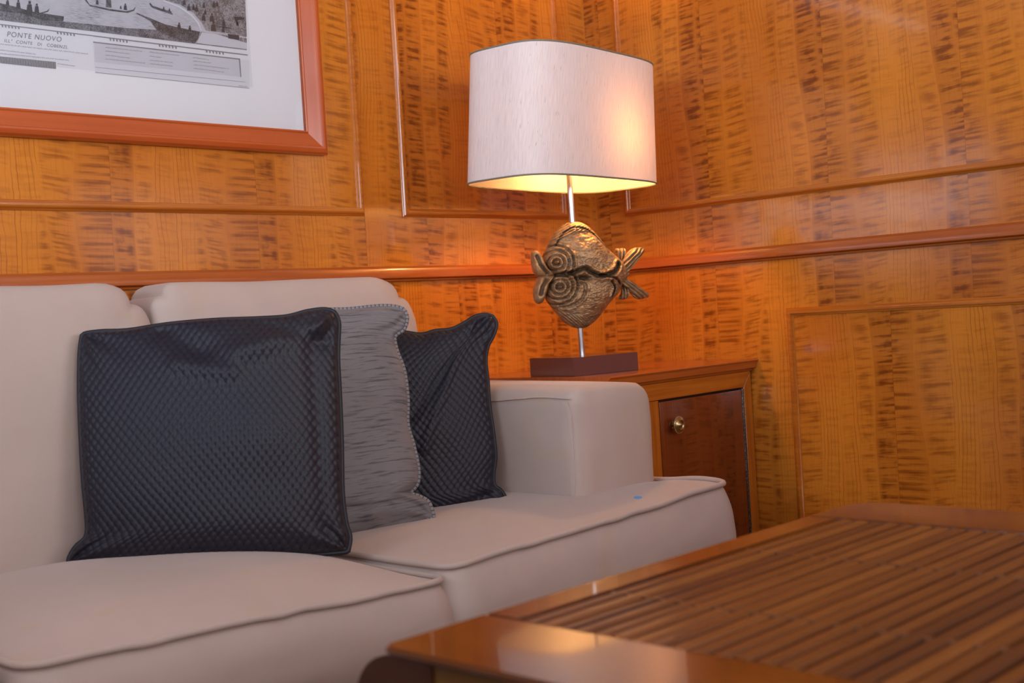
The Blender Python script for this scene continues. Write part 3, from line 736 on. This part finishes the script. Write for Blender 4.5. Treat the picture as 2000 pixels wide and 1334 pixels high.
def lip_feat(pts, w=14):
    def f(x, y, rho, H):
        q = segdist(x, y, pts); return -.010*G(q, w)+.0012*vnoise(x/9, y/9, 2), G(q, w*.9)
    return f
relief('fish_mouth', [(158, 333), (180, 338), (205, 372), (230, 425), (262, 480), (296, 512), (240, 520), (192, 522), (160, 505), (141, 455), (134, 390), (138, 348)], (190, 440), .026, lip_feat([(165, 380), (190, 440), (240, 500)]), nr=24, ns=80, parent=lamp, mat=m_bronze, power=.5, shift=.012)
relief('fish_mouth', [(296, 513), (262, 556), (246, 605), (232, 660), (212, 706), (180, 716), (155, 690), (147, 640), (155, 590), (170, 550), (188, 520), (240, 514)], (205, 610), .026, lip_feat([(190, 650), (200, 600), (235, 545)]), nr=24, ns=80, parent=lamp, mat=m_bronze, power=.5, shift=.014)
def fin_feat(ax, ay):
    def f(x, y, rho, H):
        q = (x*ay-y*ax); s_ = np.sin(q*.28+3*vnoise(x/50, y/50, 1)); return .0028*s_+.002*vnoise(x/8, y/8, 4), np.clip(-s_, 0, 1)*.8
    return f
relief('tail_fin', [(770, 470), (800, 400), (835, 345), (880, 312), (930, 306), (962, 314), (960, 338), (930, 380), (890, 430), (850, 478), (830, 530), (790, 530)], (850, 420), .017, fin_feat(.7, -.7), nr=22, ns=90, parent=lamp, mat=m_bronze)
relief('tail_fin', [(775, 420), (768, 360), (758, 318), (790, 312), (828, 312), (838, 345), (822, 390), (808, 430)], (797, 365), .010, fin_feat(.1, -.9), nr=14, ns=60, parent=lamp, mat=m_bronze, shift=-.012)
relief('tail_fin', [(780, 530), (830, 535), (880, 562), (930, 600), (975, 632), (998, 652), (992, 670), (965, 678), (920, 686), (885, 672), (860, 640), (835, 605), (790, 580)], (880, 610), .016, fin_feat(.75, .6), nr=22, ns=90, parent=lamp, mat=m_bronze)
relief('tail_fin', [(795, 575), (845, 590), (858, 625), (856, 662), (830, 684), (798, 686), (783, 672), (797, 640), (800, 610)], (825, 635), .011, fin_feat(.1, .9), nr=14, ns=60, parent=lamp, mat=m_bronze, shift=-.010)

# ---------------------------------------------------------------- sofa
sofa = empty('sofa', (-1.65, -.4, 0), 'beige velvet sofa with loose piped cushions along the panelled wall', 'sofa')
def superbox(name, lo, hi, r, mat, parent, n=26, fn=None):
    """rounded box as a dense cube-sphere style mesh, optionally deformed by fn"""
    bm = bmesh.new(); add_box(bm, (-1, -1, -1), (1, 1, 1))
    bmesh.ops.subdivide_edges(bm, edges=bm.edges, cuts=n, use_grid_fill=True)
    lo, hi = np.array(lo, float), np.array(hi, float); c, h = (lo+hi)/2, (hi-lo)/2
    rr = np.broadcast_to(np.array(r, float), (3,)) if not np.isscalar(r) else np.array([r]*3)
    co = np.array([v.co[:] for v in bm.verts])
    # warp grid so more rows fall near the edges
    co = np.sign(co)*(1-(1-abs(co))**1.25)
    p = co*h; inner = np.maximum(h-rr, 1e-4); q = np.clip(p, -inner, inner); d = (p-q)/rr
    L = np.linalg.norm(d, axis=1); mx_ = np.abs(d).max(1); k = np.where(L > 1e-9, mx_/np.maximum(L, 1e-9), 1)
    p = q+d*k[:, None]*rr
    W_ = p+c
    if fn: W_ = fn(W_, p/h)
    for v, w in zip(bm.verts, W_): v.co = w
    bmesh.ops.recalc_face_normals(bm, faces=bm.faces)
    return from_bm(name, bm, mat, parent, smooth=True)
# base
superbox('sofa_base', (-2.98, -.74, .05), (-.60, -.02, .27), .02, m_velvet, sofa, n=8)
superbox('back_frame', (-2.98, -.10, .2), (-.86, -.02, .80), .03, m_velvet, sofa, n=8)
for i, (x, y) in enumerate(((-2.9, -.68), (-.68, -.68), (-2.9, -.1), (-.68, -.1))):
    lathe('foot', [(0, .0001), (0, .022), (.03, .026), (.05, .028), (.05, .0001)], (x, y, 0), (0, 0, 1), m_tend, sofa, seg=20)
# arms
def armfn(x0, x1):
    def f(W_, n):
        t = np.clip((W_[:, 2]-.3)/.37, 0, 1)
        W_[:, 2] -= .011*np.clip((-W_[:, 1]-.30)/.33, 0, 1)**1.5*t          # top dips a little to the front
        W_[:, 2] -= .007*np.clip((W_[:, 0]-(x0+x1)/2)/(x1-x0)*2, 0, 1)**2*t
        W_[:, 2] += .004*np.sin((W_[:, 0]*9+W_[:, 1]*6))*t
        W_[:, 1] -= .006*(1-n[:, 0]**2)*(W_[:, 1] < -.4)
        W_[:, 0] += .004*vnoise(W_[:, 1]*14, W_[:, 2]*12, 3)
        W_[:, 1] += .004*vnoise(W_[:, 0]*14, W_[:, 2]*12, 5)
        return W_
    return f
superbox('arm', (-.852, -.632, .06), (-.595, -.02, .686), (.045, .024, .038), m_velvet, sofa, n=34, fn=armfn(-.852, -.604))
superbox('arm', (-2.98, -.632, .06), (-2.74, -.02, .668), (.045, .03, .035), m_velvet, sofa, n=12)
# seam lines on the arm front
am = bpy.data.objects['arm']
def on_arm(pts):
    o = []
    for x, y in pts:
        q = at(x, y, 1, -.634) if x > 1112 else at(x, y, 0, -.853); o.append(q)
    return o
tube('arm_seam', resample([at(1110, 786, 1, -.631), at(1117, 810, 1, -.637), at(1121, 860, 1, -.637), at(1124, 920, 1, -.637), at(1125, 968, 1, -.637)], 30), .0017, m_velvet, sofa, seg=6)
tube('arm_seam', resample([(-.853, y, .656+.004*math.sin(y*20)) for y in np.linspace(-.622, -.10, 8)], 40), .0015, m_velvet, sofa, seg=6)
# back cushions
def backcush(x0, x1, zt, rl, rr):
    def f(W_, n):
        t = np.clip((W_[:, 2]-.40)/(zt-.40), 0, 1)
        W_[:, 1] += .055*t*np.clip((.0-n[:, 1]), 0, 1)                     # front leans back towards the top
        W_[:, 1] -= .022*(1-n[:, 0]**2)*(n[:, 1] < 0)*np.clip(1-(2*t-1)**2, 0, 1)
        # generous corner rounding in the plane of the cushion
        for (side, R) in ((-1, rl), (1, rr)):
            cx = (x0+R) if side < 0 else (x1-R); cz = zt-R
            m = ((W_[:, 0]-cx)*side > 0) & (W_[:, 2] > cz)
            dx, dz = (W_[m, 0]-cx)/R, (W_[m, 2]-cz)/R; L = np.hypot(dx, dz); mxx = np.maximum(abs(dx), abs(dz)); k_ = np.where(L > 1e-6, mxx/np.maximum(L, 1e-6), 1)
            W_[m, 0] = cx+dx*k_*R; W_[m, 2] = cz+dz*k_*R
        W_[:, 2] += .004*vnoise(W_[:, 0]*7, W_[:, 1]*5, 2)*t
        return W_
    return superbox('back_cushion', (x0, -.275, .40), (x1, -.055, zt), .05, m_velvet, sofa, n=36, fn=f)
backcush(-1.512, -.878, .928, .05, .115)
backcush(-2.18, -1.514, .930, .09, .10)
backcush(-2.74, -2.182, .930, .09, .05)
# seat cushions
def seatcush(x0, x1, yf, zf0, zf1, crown, tside=0, zback=.44, xl=None):
    """edge height zf0 (left) .. zf1 (right); top crowned; front and side faces bulge"""
    zb = .27; nu, nv = 60, 50
    def edge(u): return zf0+(zf1-zf0)*u
    def X(u, v):
        return x0+(x1-x0)*u
    yb = -.20
    U, Vv = np.meshgrid(np.linspace(0, 1, nu), np.linspace(0, 1, nv), indexing='ij')
    U = .5-.5*np.cos(np.pi*U)*(.35)-(.5-U)*.65 if False else U
    def corner(U, V, R=.035):
        """plan rounding at the two front corners"""
        x = x0+(x1-x0)*U; y = yb+(yf-yb)*V
        for side in (-1, 1):
            cx = x0+R if side < 0 else x1-R; cyy = yf+R
            m = ((x-cx)*side > 0) & (y < cyy); dx, dy = (x-cx)/R, (y-cyy)/R; L = np.hypot(dx, dy); mm_ = np.maximum(abs(dx), abs(dy))
            k_ = np.where((L > 1e-6) & m, mm_/np.maximum(L, 1e-6), 1); x = np.where(m, cx+dx*k_*R, x); y = np.where(m, cyy+dy*k_*R, y)
        return x, y
    x, y = corner(U, Vv)
    cr = crown*(1-(2*U-1)**4)*np.clip(1-np.abs(2*Vv-1.0)**3.2, 0, 1)+tside*np.exp(-((U-.88)/.13)**2-((Vv-.86)/.10)**2)
    cr = cr+.006*(1-np.minimum(1, np.minimum(np.minimum(U, 1-U)*14, (1-Vv)*10)))*0
    z = edge(U)+(zback-edge(U))*np.clip(1-Vv, 0, 1)**2*.5+cr+.0035*vnoise(U*5, Vv*4, int(abs(x0)*10))
    z += .003*vnoise(U*17, Vv*8, 4)*np.exp(-((1-Vv)/.10)**2)
    top = np.stack([x, y, z], -1)
    # skirt: rings around boundary going down
    loop = [(i, nv-1) for i in range(nu)]  # front edge
    bnd = [(0, j) for j in range(nv)]+[(i, nv-1) for i in range(1, nu)]+[(nu-1, j) for j in range(nv-2, -1, -1)]+[(i, 0) for i in range(nu-2, 0, -1)]
    B = np.array([top[i, j] for i, j in bnd]); nb = len(B); c = B.mean(0)
    T = np.roll(B, -1, 0)-np.roll(B, 1, 0); T[:, 2] = 0; T /= np.linalg.norm(T, axis=1)[:, None]
    N_ = np.stack([T[:, 1], -T[:, 0], np.zeros(nb)], 1)
    sgn = np.sign(((B-c)*N_).sum(1).mean()); N_ *= sgn
    rows = [B]; K = 18
    for k_ in range(1, K+1):
        t = k_/K; bl = .024*math.sin(math.pi*min(1, t*1.0))**.8
        wr_ = .003*vnoise(np.arange(nb)/7., np.full(nb, t*5), 9)*math.sin(math.pi*t)
        Q = B+N_*(bl+wr_)[:, None] if not np.isscalar(bl+wr_) else B+N_*(bl+wr_)
        Q = Q.copy(); Q[:, 2] = B[:, 2]+(zb-B[:, 2])*t; rows.append(Q)
    V = [top.reshape(-1, 3)]; off = nu*nv; idx = np.array([i*nv+j for i, j in bnd]); F = []
    I = np.arange(nu*nv).reshape(nu, nv); F.append(np.stack([I[:-1, :-1], I[1:, :-1], I[1:, 1:], I[:-1, 1:]], -1).reshape(-1, 4))
    prev = idx
    for k_ in range(1, K+1):
        V.append(rows[k_]); cur = np.arange(off, off+nb); off += nb
        F.append(np.stack([prev, np.roll(prev, -1), np.roll(cur, -1), cur], -1)); prev = cur
    V = np.vstack(V); F = np.vstack(F)
    me = raw_mesh('seat_cushion', V, F); bm = bmesh.new(); bm.from_mesh(me); bm.verts.ensure_lookup_table()
    bm.faces.new([bm.verts[int(i)] for i in prev]); bmesh.ops.recalc_face_normals(bm, faces=bm.faces); bm.to_mesh(me); bm.free()
    sc = link_mesh('seat_cushion', me, m_velvet, sofa, auto=50)
    fr = (B[:, 1] < yb-.03); f0 = np.where(fr)[0]; f0 = np.arange(f0.min(), f0.max()+1)
    pts = B[f0]+N_[f0]*.0045+np.array([0, 0, .0035])
    tube('piping', pts, .0056, m_velvet, sc, seg=8)
    lowp = rows[K-1][f0]+N_[f0]*.003; tube('piping', lowp, .005, m_velvet, sc, seg=8)
    return sc
seatcush(-2.045, -1.362, -.79, .442, .412, .050, zback=.445)
c2 = seatcush(-1.350, -.572, -.79, .431, .456, .016, tside=.012, zback=.44)
seatcush(-2.74, -2.075, -.79, .43, .43, .034)

# small blue ink spot on the right seat cushion
bm = bmesh.new(); bmesh.ops.create_circle(bm, cap_ends=True, radius=1, segments=14)
dg = bpy.context.evaluated_depsgraph_get(); dg.update()
h = S.ray_cast(dg, Vector(CAM), Vector(ray(1246, 972)))
if h[0]:
    q = h[2].to_track_quat('Z', 'Y').to_matrix().to_4x4()
    mt = Matrix.Translation(h[1]+h[2]*.0006) @ q @ Matrix.Diagonal((.0085, .008, 1, 1))
    bmesh.ops.transform(bm, matrix=mt, verts=bm.verts)
    from_bm('ink_stain', bm, m_stain, c2)
else: bm.free()

# ---------------------------------------------------------------- pillows
def coons(top, right, bottom, left, nu, nv):
    T_, R_, B_, L_ = resample(top, nu), resample(right, nv), resample(bottom, nu), resample(left, nv)
    u = np.linspace(0, 1, nu)[:, None, None]; v = np.linspace(0, 1, nv)[None, :, None]
    return (1-v)*T_[:, None]+v*B_[:, None]+(1-u)*L_[None]+u*R_[None]-((1-u)*(1-v)*T_[0]+u*(1-v)*T_[-1]+(1-u)*v*B_[0]+u*v*B_[-1])
def pillow(name, label, top, right, bottom, left, p0, n, T, mat, pipemat, nu, nv, quilt=None, folds=None, piper=.0042):
    n = np.array(n, float); n /= np.linalg.norm(n)
    top = list(top); right = [top[-1]]+list(right); left = [top[0]]+list(left); bottom = [left[-1]]+list(bottom)+[right[-1]]
    PX = coons(top, right, bottom, left, nu, nv)
    D = (RT*(PX[..., 0:1]-1000)+UP*(667-PX[..., 1:2])+FW*FPX)/FPX
    t = ((np.array(p0)-CAM)@n)/(D@n); P = CAM+D*t[..., None]
    u = np.linspace(-1, 1, nu)[:, None]*np.ones((1, nv)); v = np.ones((nu, 1))*np.linspace(-1, 1, nv)[None]
    hgt = T*(np.clip(1-u**2, 0, 1)**.5*np.clip(1-v**2, 0, 1)**.5)**.85
    hf = hgt.copy(); hb = hgt.copy()
    edge = np.clip(np.minimum(1-abs(u), 1-abs(v))*16, 0, 1)
    # puckers running in from the corners and soft creases
    hf += edge*.006*vnoise(u*2.2, v*2.6, 11)
    for cu, cv in ((-1, -1), (1, -1), (-1, 1), (1, 1)):
        du, dv = u-cu, v-cv; r = np.hypot(du, dv); a = np.arctan2(dv, du)
        hf += edge*.0045*np.sin(a*9)*np.exp(-(r/.38)**2)
    if folds:
        for (fu, fv, fu2, fv2, w, dep) in folds:
            q = segdist(u, v, [(fu, fv), (fu2, fv2)]); hf += edge*dep*np.exp(-(q/w)**2)
    hole = np.zeros((nu, nv))
    if quilt:
        qa, qb, amp = quilt
        wv = .10*vnoise(u*3, v*3, 21)
        a = (u+1)/2*qa; b = (v+1)/2*qb+wv
        sA, sB = np.abs(np.sin(np.pi*(a+b)/1)), np.abs(np.sin(np.pi*(a-b)/1))
        puff = (sA*sB)**.5
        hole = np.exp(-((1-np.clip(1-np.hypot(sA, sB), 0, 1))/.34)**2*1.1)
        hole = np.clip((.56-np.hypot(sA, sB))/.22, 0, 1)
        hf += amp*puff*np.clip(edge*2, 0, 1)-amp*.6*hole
    A = P+hf[..., None]*n; Bk = P-hb[..., None]*n
    V = np.vstack([A.reshape(-1, 3), Bk.reshape(-1, 3)]); I = np.arange(nu*nv).reshape(nu, nv); J = I+nu*nv
    J = J.copy()
    for sl in ((0, slice(None)), (nu-1, slice(None)), (slice(None), 0), (slice(None), nv-1)): J[sl] = I[sl]
    q1 = np.stack([I[:-1, :-1], I[:-1, 1:], I[1:, 1:], I[1:, :-1]], -1).reshape(-1, 4); q2 = np.stack([J[:-1, :-1], J[1:, :-1], J[1:, 1:], J[:-1, 1:]], -1).reshape(-1, 4)
    # orient: front faces towards n
    F = np.vstack([q1, q2])
    Wd = np.linalg.norm(P[-1, nv//2]-P[0, nv//2]); Hd = np.linalg.norm(P[nu//2, -1]-P[nu//2, 0])
    uvv = np.stack([(u+1)/2*Wd, (1-v)/2*Hd], -1).reshape(-1, 2); uvv = np.vstack([uvv, uvv+.37])
    me = raw_mesh(name, V, F, uvv)
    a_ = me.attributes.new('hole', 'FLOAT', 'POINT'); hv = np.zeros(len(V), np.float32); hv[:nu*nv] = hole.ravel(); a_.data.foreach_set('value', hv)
    a_ = me.attributes.new('tint', 'FLOAT', 'POINT'); tv = np.clip(.5+1.3*vnoise(V[:, 0]*7, V[:, 2]*7, 6), 0, 1).astype(np.float32); a_.data.foreach_set('value', tv)
    bm = bmesh.new(); bm.from_mesh(me)
    lo = [v_ for v_ in bm.verts if not v_.link_faces]; bmesh.ops.delete(bm, geom=lo, context='VERTS'); bmesh.ops.recalc_face_normals(bm, faces=bm.faces); bm.to_mesh(me); bm.free()
    c0 = P.reshape(-1, 3).mean(0); root = empty(name, (c0[0], c0[1], P[..., 2].min()), label, 'pillow', 'loose pillows on the sofa')
    link_mesh('pillow_cover', me, mat, root, smooth=True)
    ring = np.vstack([P[:, 0], P[-1, 1:], P[::-1, -1][1:], P[0, ::-1][1:-1]])
    st = max(1, len(ring)//260); tube('piping', ring[::st], piper, pipemat, root, seg=8, closed=True)
    return root
def leann(az, lean):
    """normal that faces azimuth vector az, tipped up by lean"""
    a = np.array([az[0], az[1], 0.]); a /= np.linalg.norm(a); return np.array([a[0]*math.cos(lean), a[1]*math.cos(lean), math.sin(lean)])
pillow('pillow', 'dark navy quilted pillow at the left, front of the three on the sofa',
       [(160, 656), (168, 651), (200, 647), (250, 645), (330, 633), (420, 625), (500, 622), (560, 618), (600, 608), (635, 604), (655, 610)],
       [(662, 630), (661, 660), (660, 700), (663, 760), (667, 858), (669, 960), (676, 1020), (684, 1048), (680, 1078)],
       [(230, 1104), (350, 1096), (480, 1088), (600, 1084)],
       [(156, 690), (155, 760), (158, 850), (163, 940), (170, 1015), (168, 1048), (148, 1068), (136, 1088), (133, 1104)],
       (-1.42, -.60, .47), leann((-.62, -.78), .26), .062, m_navy, m_navypipe, 32*8+1, 22*9+1, (32, 22, .0022),
       folds=[(-.35, -.92, .10, -.62, .10, -.014), (.10, -.62, .85, -.85, .10, .012), (.35, -.95, .9, -.7, .06, -.006), (-.2, -.6, .2, -.5, .08, .008), (.80, -.7, .86, .8, .06, -.006)])
pillow('pillow', 'grey slub silk pillow with striped piping between the two navy pillows',
       [(322, 636), (334, 628), (370, 625), (410, 629), (480, 634), (560, 618), (620, 606), (680, 604), (740, 598), (772, 599), (790, 605)],
       [(795, 622), (788, 644), (771, 657), (775, 685), (789, 724), (796, 778), (796, 828), (807, 868), (817, 915), (815, 945), (802, 962), (820, 970), (838, 982), (848, 1012)],
       [(400, 1075), (560, 1062), (690, 1050), (760, 1034)],
       [(326, 700), (330, 800), (332, 900), (330, 1000), (326, 1076)],
       (-1.115, -.485, .46), leann((-.52, -.85), .30), .055, m_grey, m_greypipe, 150, 140, None,
       folds=[(.72, -.85, .45, -.55, .10, .008), (.70, .80, .35, .72, .05, -.007), (.9, .62, .55, .86, .07, .008), (.3, -.8, .7, -.2, .07, -.004)], piper=.0045)
pillow('pillow', 'dark navy quilted pillow leaning on the sofa arm, upper corner peaked',
       [(560, 668), (600, 655), (700, 648), (780, 648), (822, 653), (850, 646), (880, 643), (905, 632), (928, 618), (948, 614), (962, 617)],
       [(970, 632), (964, 655), (953, 676), (949, 705), (953, 745), (956, 790), (963, 840), (968, 890), (964, 925), (966, 948), (982, 962), (1000, 1000)],
       [(640, 1040), (760, 1035), (880, 1022)],
       [(558, 740), (562, 850), (562, 950), (556, 1040)],
       (-.885, -.47, .46), leann((-.62, -.78), .20), .052, m_navy, m_navypipe, 30*8+1, 22*9+1, (30, 22, .0022),
       folds=[(.85, -.9, .2, -.1, .06, -.006), (.75, -.8, .3, .2, .05, .005), (.92, .78, .55, .86, .05, -.008)])

# ---------------------------------------------------------------- coffee table
tab = empty('coffee_table', (-1.82, -1.87, 0), 'low polished wooden coffee table with slatted top in the foreground', 'table')
TX0, TX1, TY1, TY0, TZ = -2.1475, -1.4885, -1.5895, -2.15, .610
BW, BS = .101, .034
def slabpoly(name, pts, z0, z1, mat, parent, grain, off=(0, 0), bev=.002):
    bm = bmesh.new(); a = [bm.verts.new((x, y, z0)) for x, y in pts]; b = [bm.verts.new((x, y, z1)) for x, y in pts]; n = len(pts)
    bm.faces.new(a[::-1]); bm.faces.new(b)
    for i in range(n): bm.faces.new((a[i], a[(i+1) % n], b[(i+1) % n], b[i]))
    bmesh.ops.recalc_face_normals(bm, faces=bm.faces)
    es = [e for e in bm.edges if abs(e.verts[0].co.z-e.verts[1].co.z) < 1e-5]
    bmesh.ops.bevel(bm, geom=es, offset=bev, segments=3, affect='EDGES', clamp_overlap=True)
    return from_bm(name, bm, mat, parent, grain=grain, off=off, auto=40)
def arc(cx, cy, r, a0, a1, n=8): return [(cx+r*math.cos(t), cy+r*math.sin(t)) for t in np.linspace(math.radians(a0), math.radians(a1), n)]
R1 = .040
slabpoly('end_board', [(TX0+BW, TY1)]+arc(TX0+.01, TY1-.01, .01, 90, 180, 5)+arc(TX0+.01, TY0+.01, .01, 180, 270, 5)+[(TX0+BW, TY0)], TZ-.006, TZ, m_table, tab, 'y')
slabpoly('end_board', [(TX1-BW, TY0)]+arc(TX1-R1, TY0+R1, R1, -90, 0)+arc(TX1-R1, TY1-R1, R1, 0, 90)+[(TX1-BW, TY1)], TZ-.006, TZ, m_table, tab, 'y', (.4, .2))
for ya, yb_ in ((TY1-BS, TY1), (TY0, TY0+BS)):
    slabpoly('side_board', [(TX0+BW+.0006, ya), (TX1-BW-.0006, ya), (TX1-BW-.0006, yb_), (TX0+BW+.0006, yb_)], TZ-.006, TZ, m_table, tab, 'x', (ya, 0))
# side rails with a rounded outer face, end grain visible
for sgn, ye in ((1, TY1), (-1, TY0)):
    pr = [(ye-sgn*.050, TZ-.0062)]+[(ye-sgn*.011+sgn*.043*math.sin(t), TZ-.0062-.040*(1-math.cos(t))) for t in np.linspace(0, 1.57, 12)]+[(ye+sgn*.030, TZ-.085), (ye-sgn*.050, TZ-.085)]
    bm = bmesh.new(); x0, x1 = TX0+.002, TX1-.02
    R = [[bm.verts.new((x, y, z)) for y, z in pr] for x in (x0, x1)]
    for i in range(len(pr)): j = (i+1) % len(pr); bm.faces.new((R[0][i], R[0][j], R[1][j], R[1][i]))
    bm.faces.new(R[0][::-1]); bm.faces.new(R[1]); bmesh.ops.recalc_face_normals(bm, faces=bm.faces)
    from_bm('side_rail', bm, m_tend, tab, grain='y', auto=30)
for x0, x1 in ((TX0+.004, TX0+.020), (TX1-.040, TX1-.024)):
    box('apron', (x0, TY0+.0505, TZ-.075), (x1, TY1-.0505, TZ-.0065), m_apron, tab, grain='y')
for x in (TX0+.022, TX1-.075):
    for y in (TY0+.004, TY1-.046):
        box('leg', (x, y, 0), (x+.042, y+.042, TZ-.0855), m_tend, tab, bev=.006)
# slats: rounded battens
m_seam = tablewood('seam_teak', (.16, .05, .009), (.10, .03, .006), (.07, .02, .004), .5, .0)
SY0, SY1 = TY0+BS+.002, TY1-BS-.002; pitch = .0160; ns = int((SY1-SY0)/pitch); pitch = (SY1-SY0)/ns
def slat_me(L, w, h):
    pr = [(-w/2, -.006), (-w/2, h*.55), (-w*.44, h*.85), (-w*.26, h), (w*.26, h), (w*.44, h*.85), (w/2, h*.55), (w/2, -.006)]
    bm = bmesh.new(); R = [[bm.verts.new((x, y, z)) for y, z in pr] for x in (0, L)]
    for i in range(len(pr)): j = (i+1) % len(pr); bm.faces.new((R[0][i], R[0][j], R[1][j], R[1][i]))
    bm.faces.new(R[0][::-1]); bm.faces.new(R[1]); bmesh.ops.recalc_face_normals(bm, faces=bm.faces)
    return bm
SL0, SL1 = TX0+BW+.001, TX1-BW-.001
for i in range(ns):
    y = SY1-(i+.5)*pitch; w = pitch-random.uniform(.0018, .0036); zz = TZ-.0062+random.uniform(-.0006, .0006)
    bm = slat_me(SL1-SL0, w, .0056); bmesh.ops.translate(bm, verts=bm.verts, vec=(SL0, y, zz))
    from_bm('slat', bm, random.choice([m_slat, m_slat, m_slatd, m_slatl]), tab, grain='x', off=(random.random(), random.random()), auto=50)
box('slat_tray', (SL0, SY0-.001, TZ-.020), (SL1, SY1+.001, TZ-.0130), m_tend, tab, grain='x')
for x in (-1.942, -1.755):
    box('cross_seam', (x-.002, SY0, TZ-.006), (x+.002, SY1, TZ-.0008), m_seam, tab, bev=.0005, grain='y')
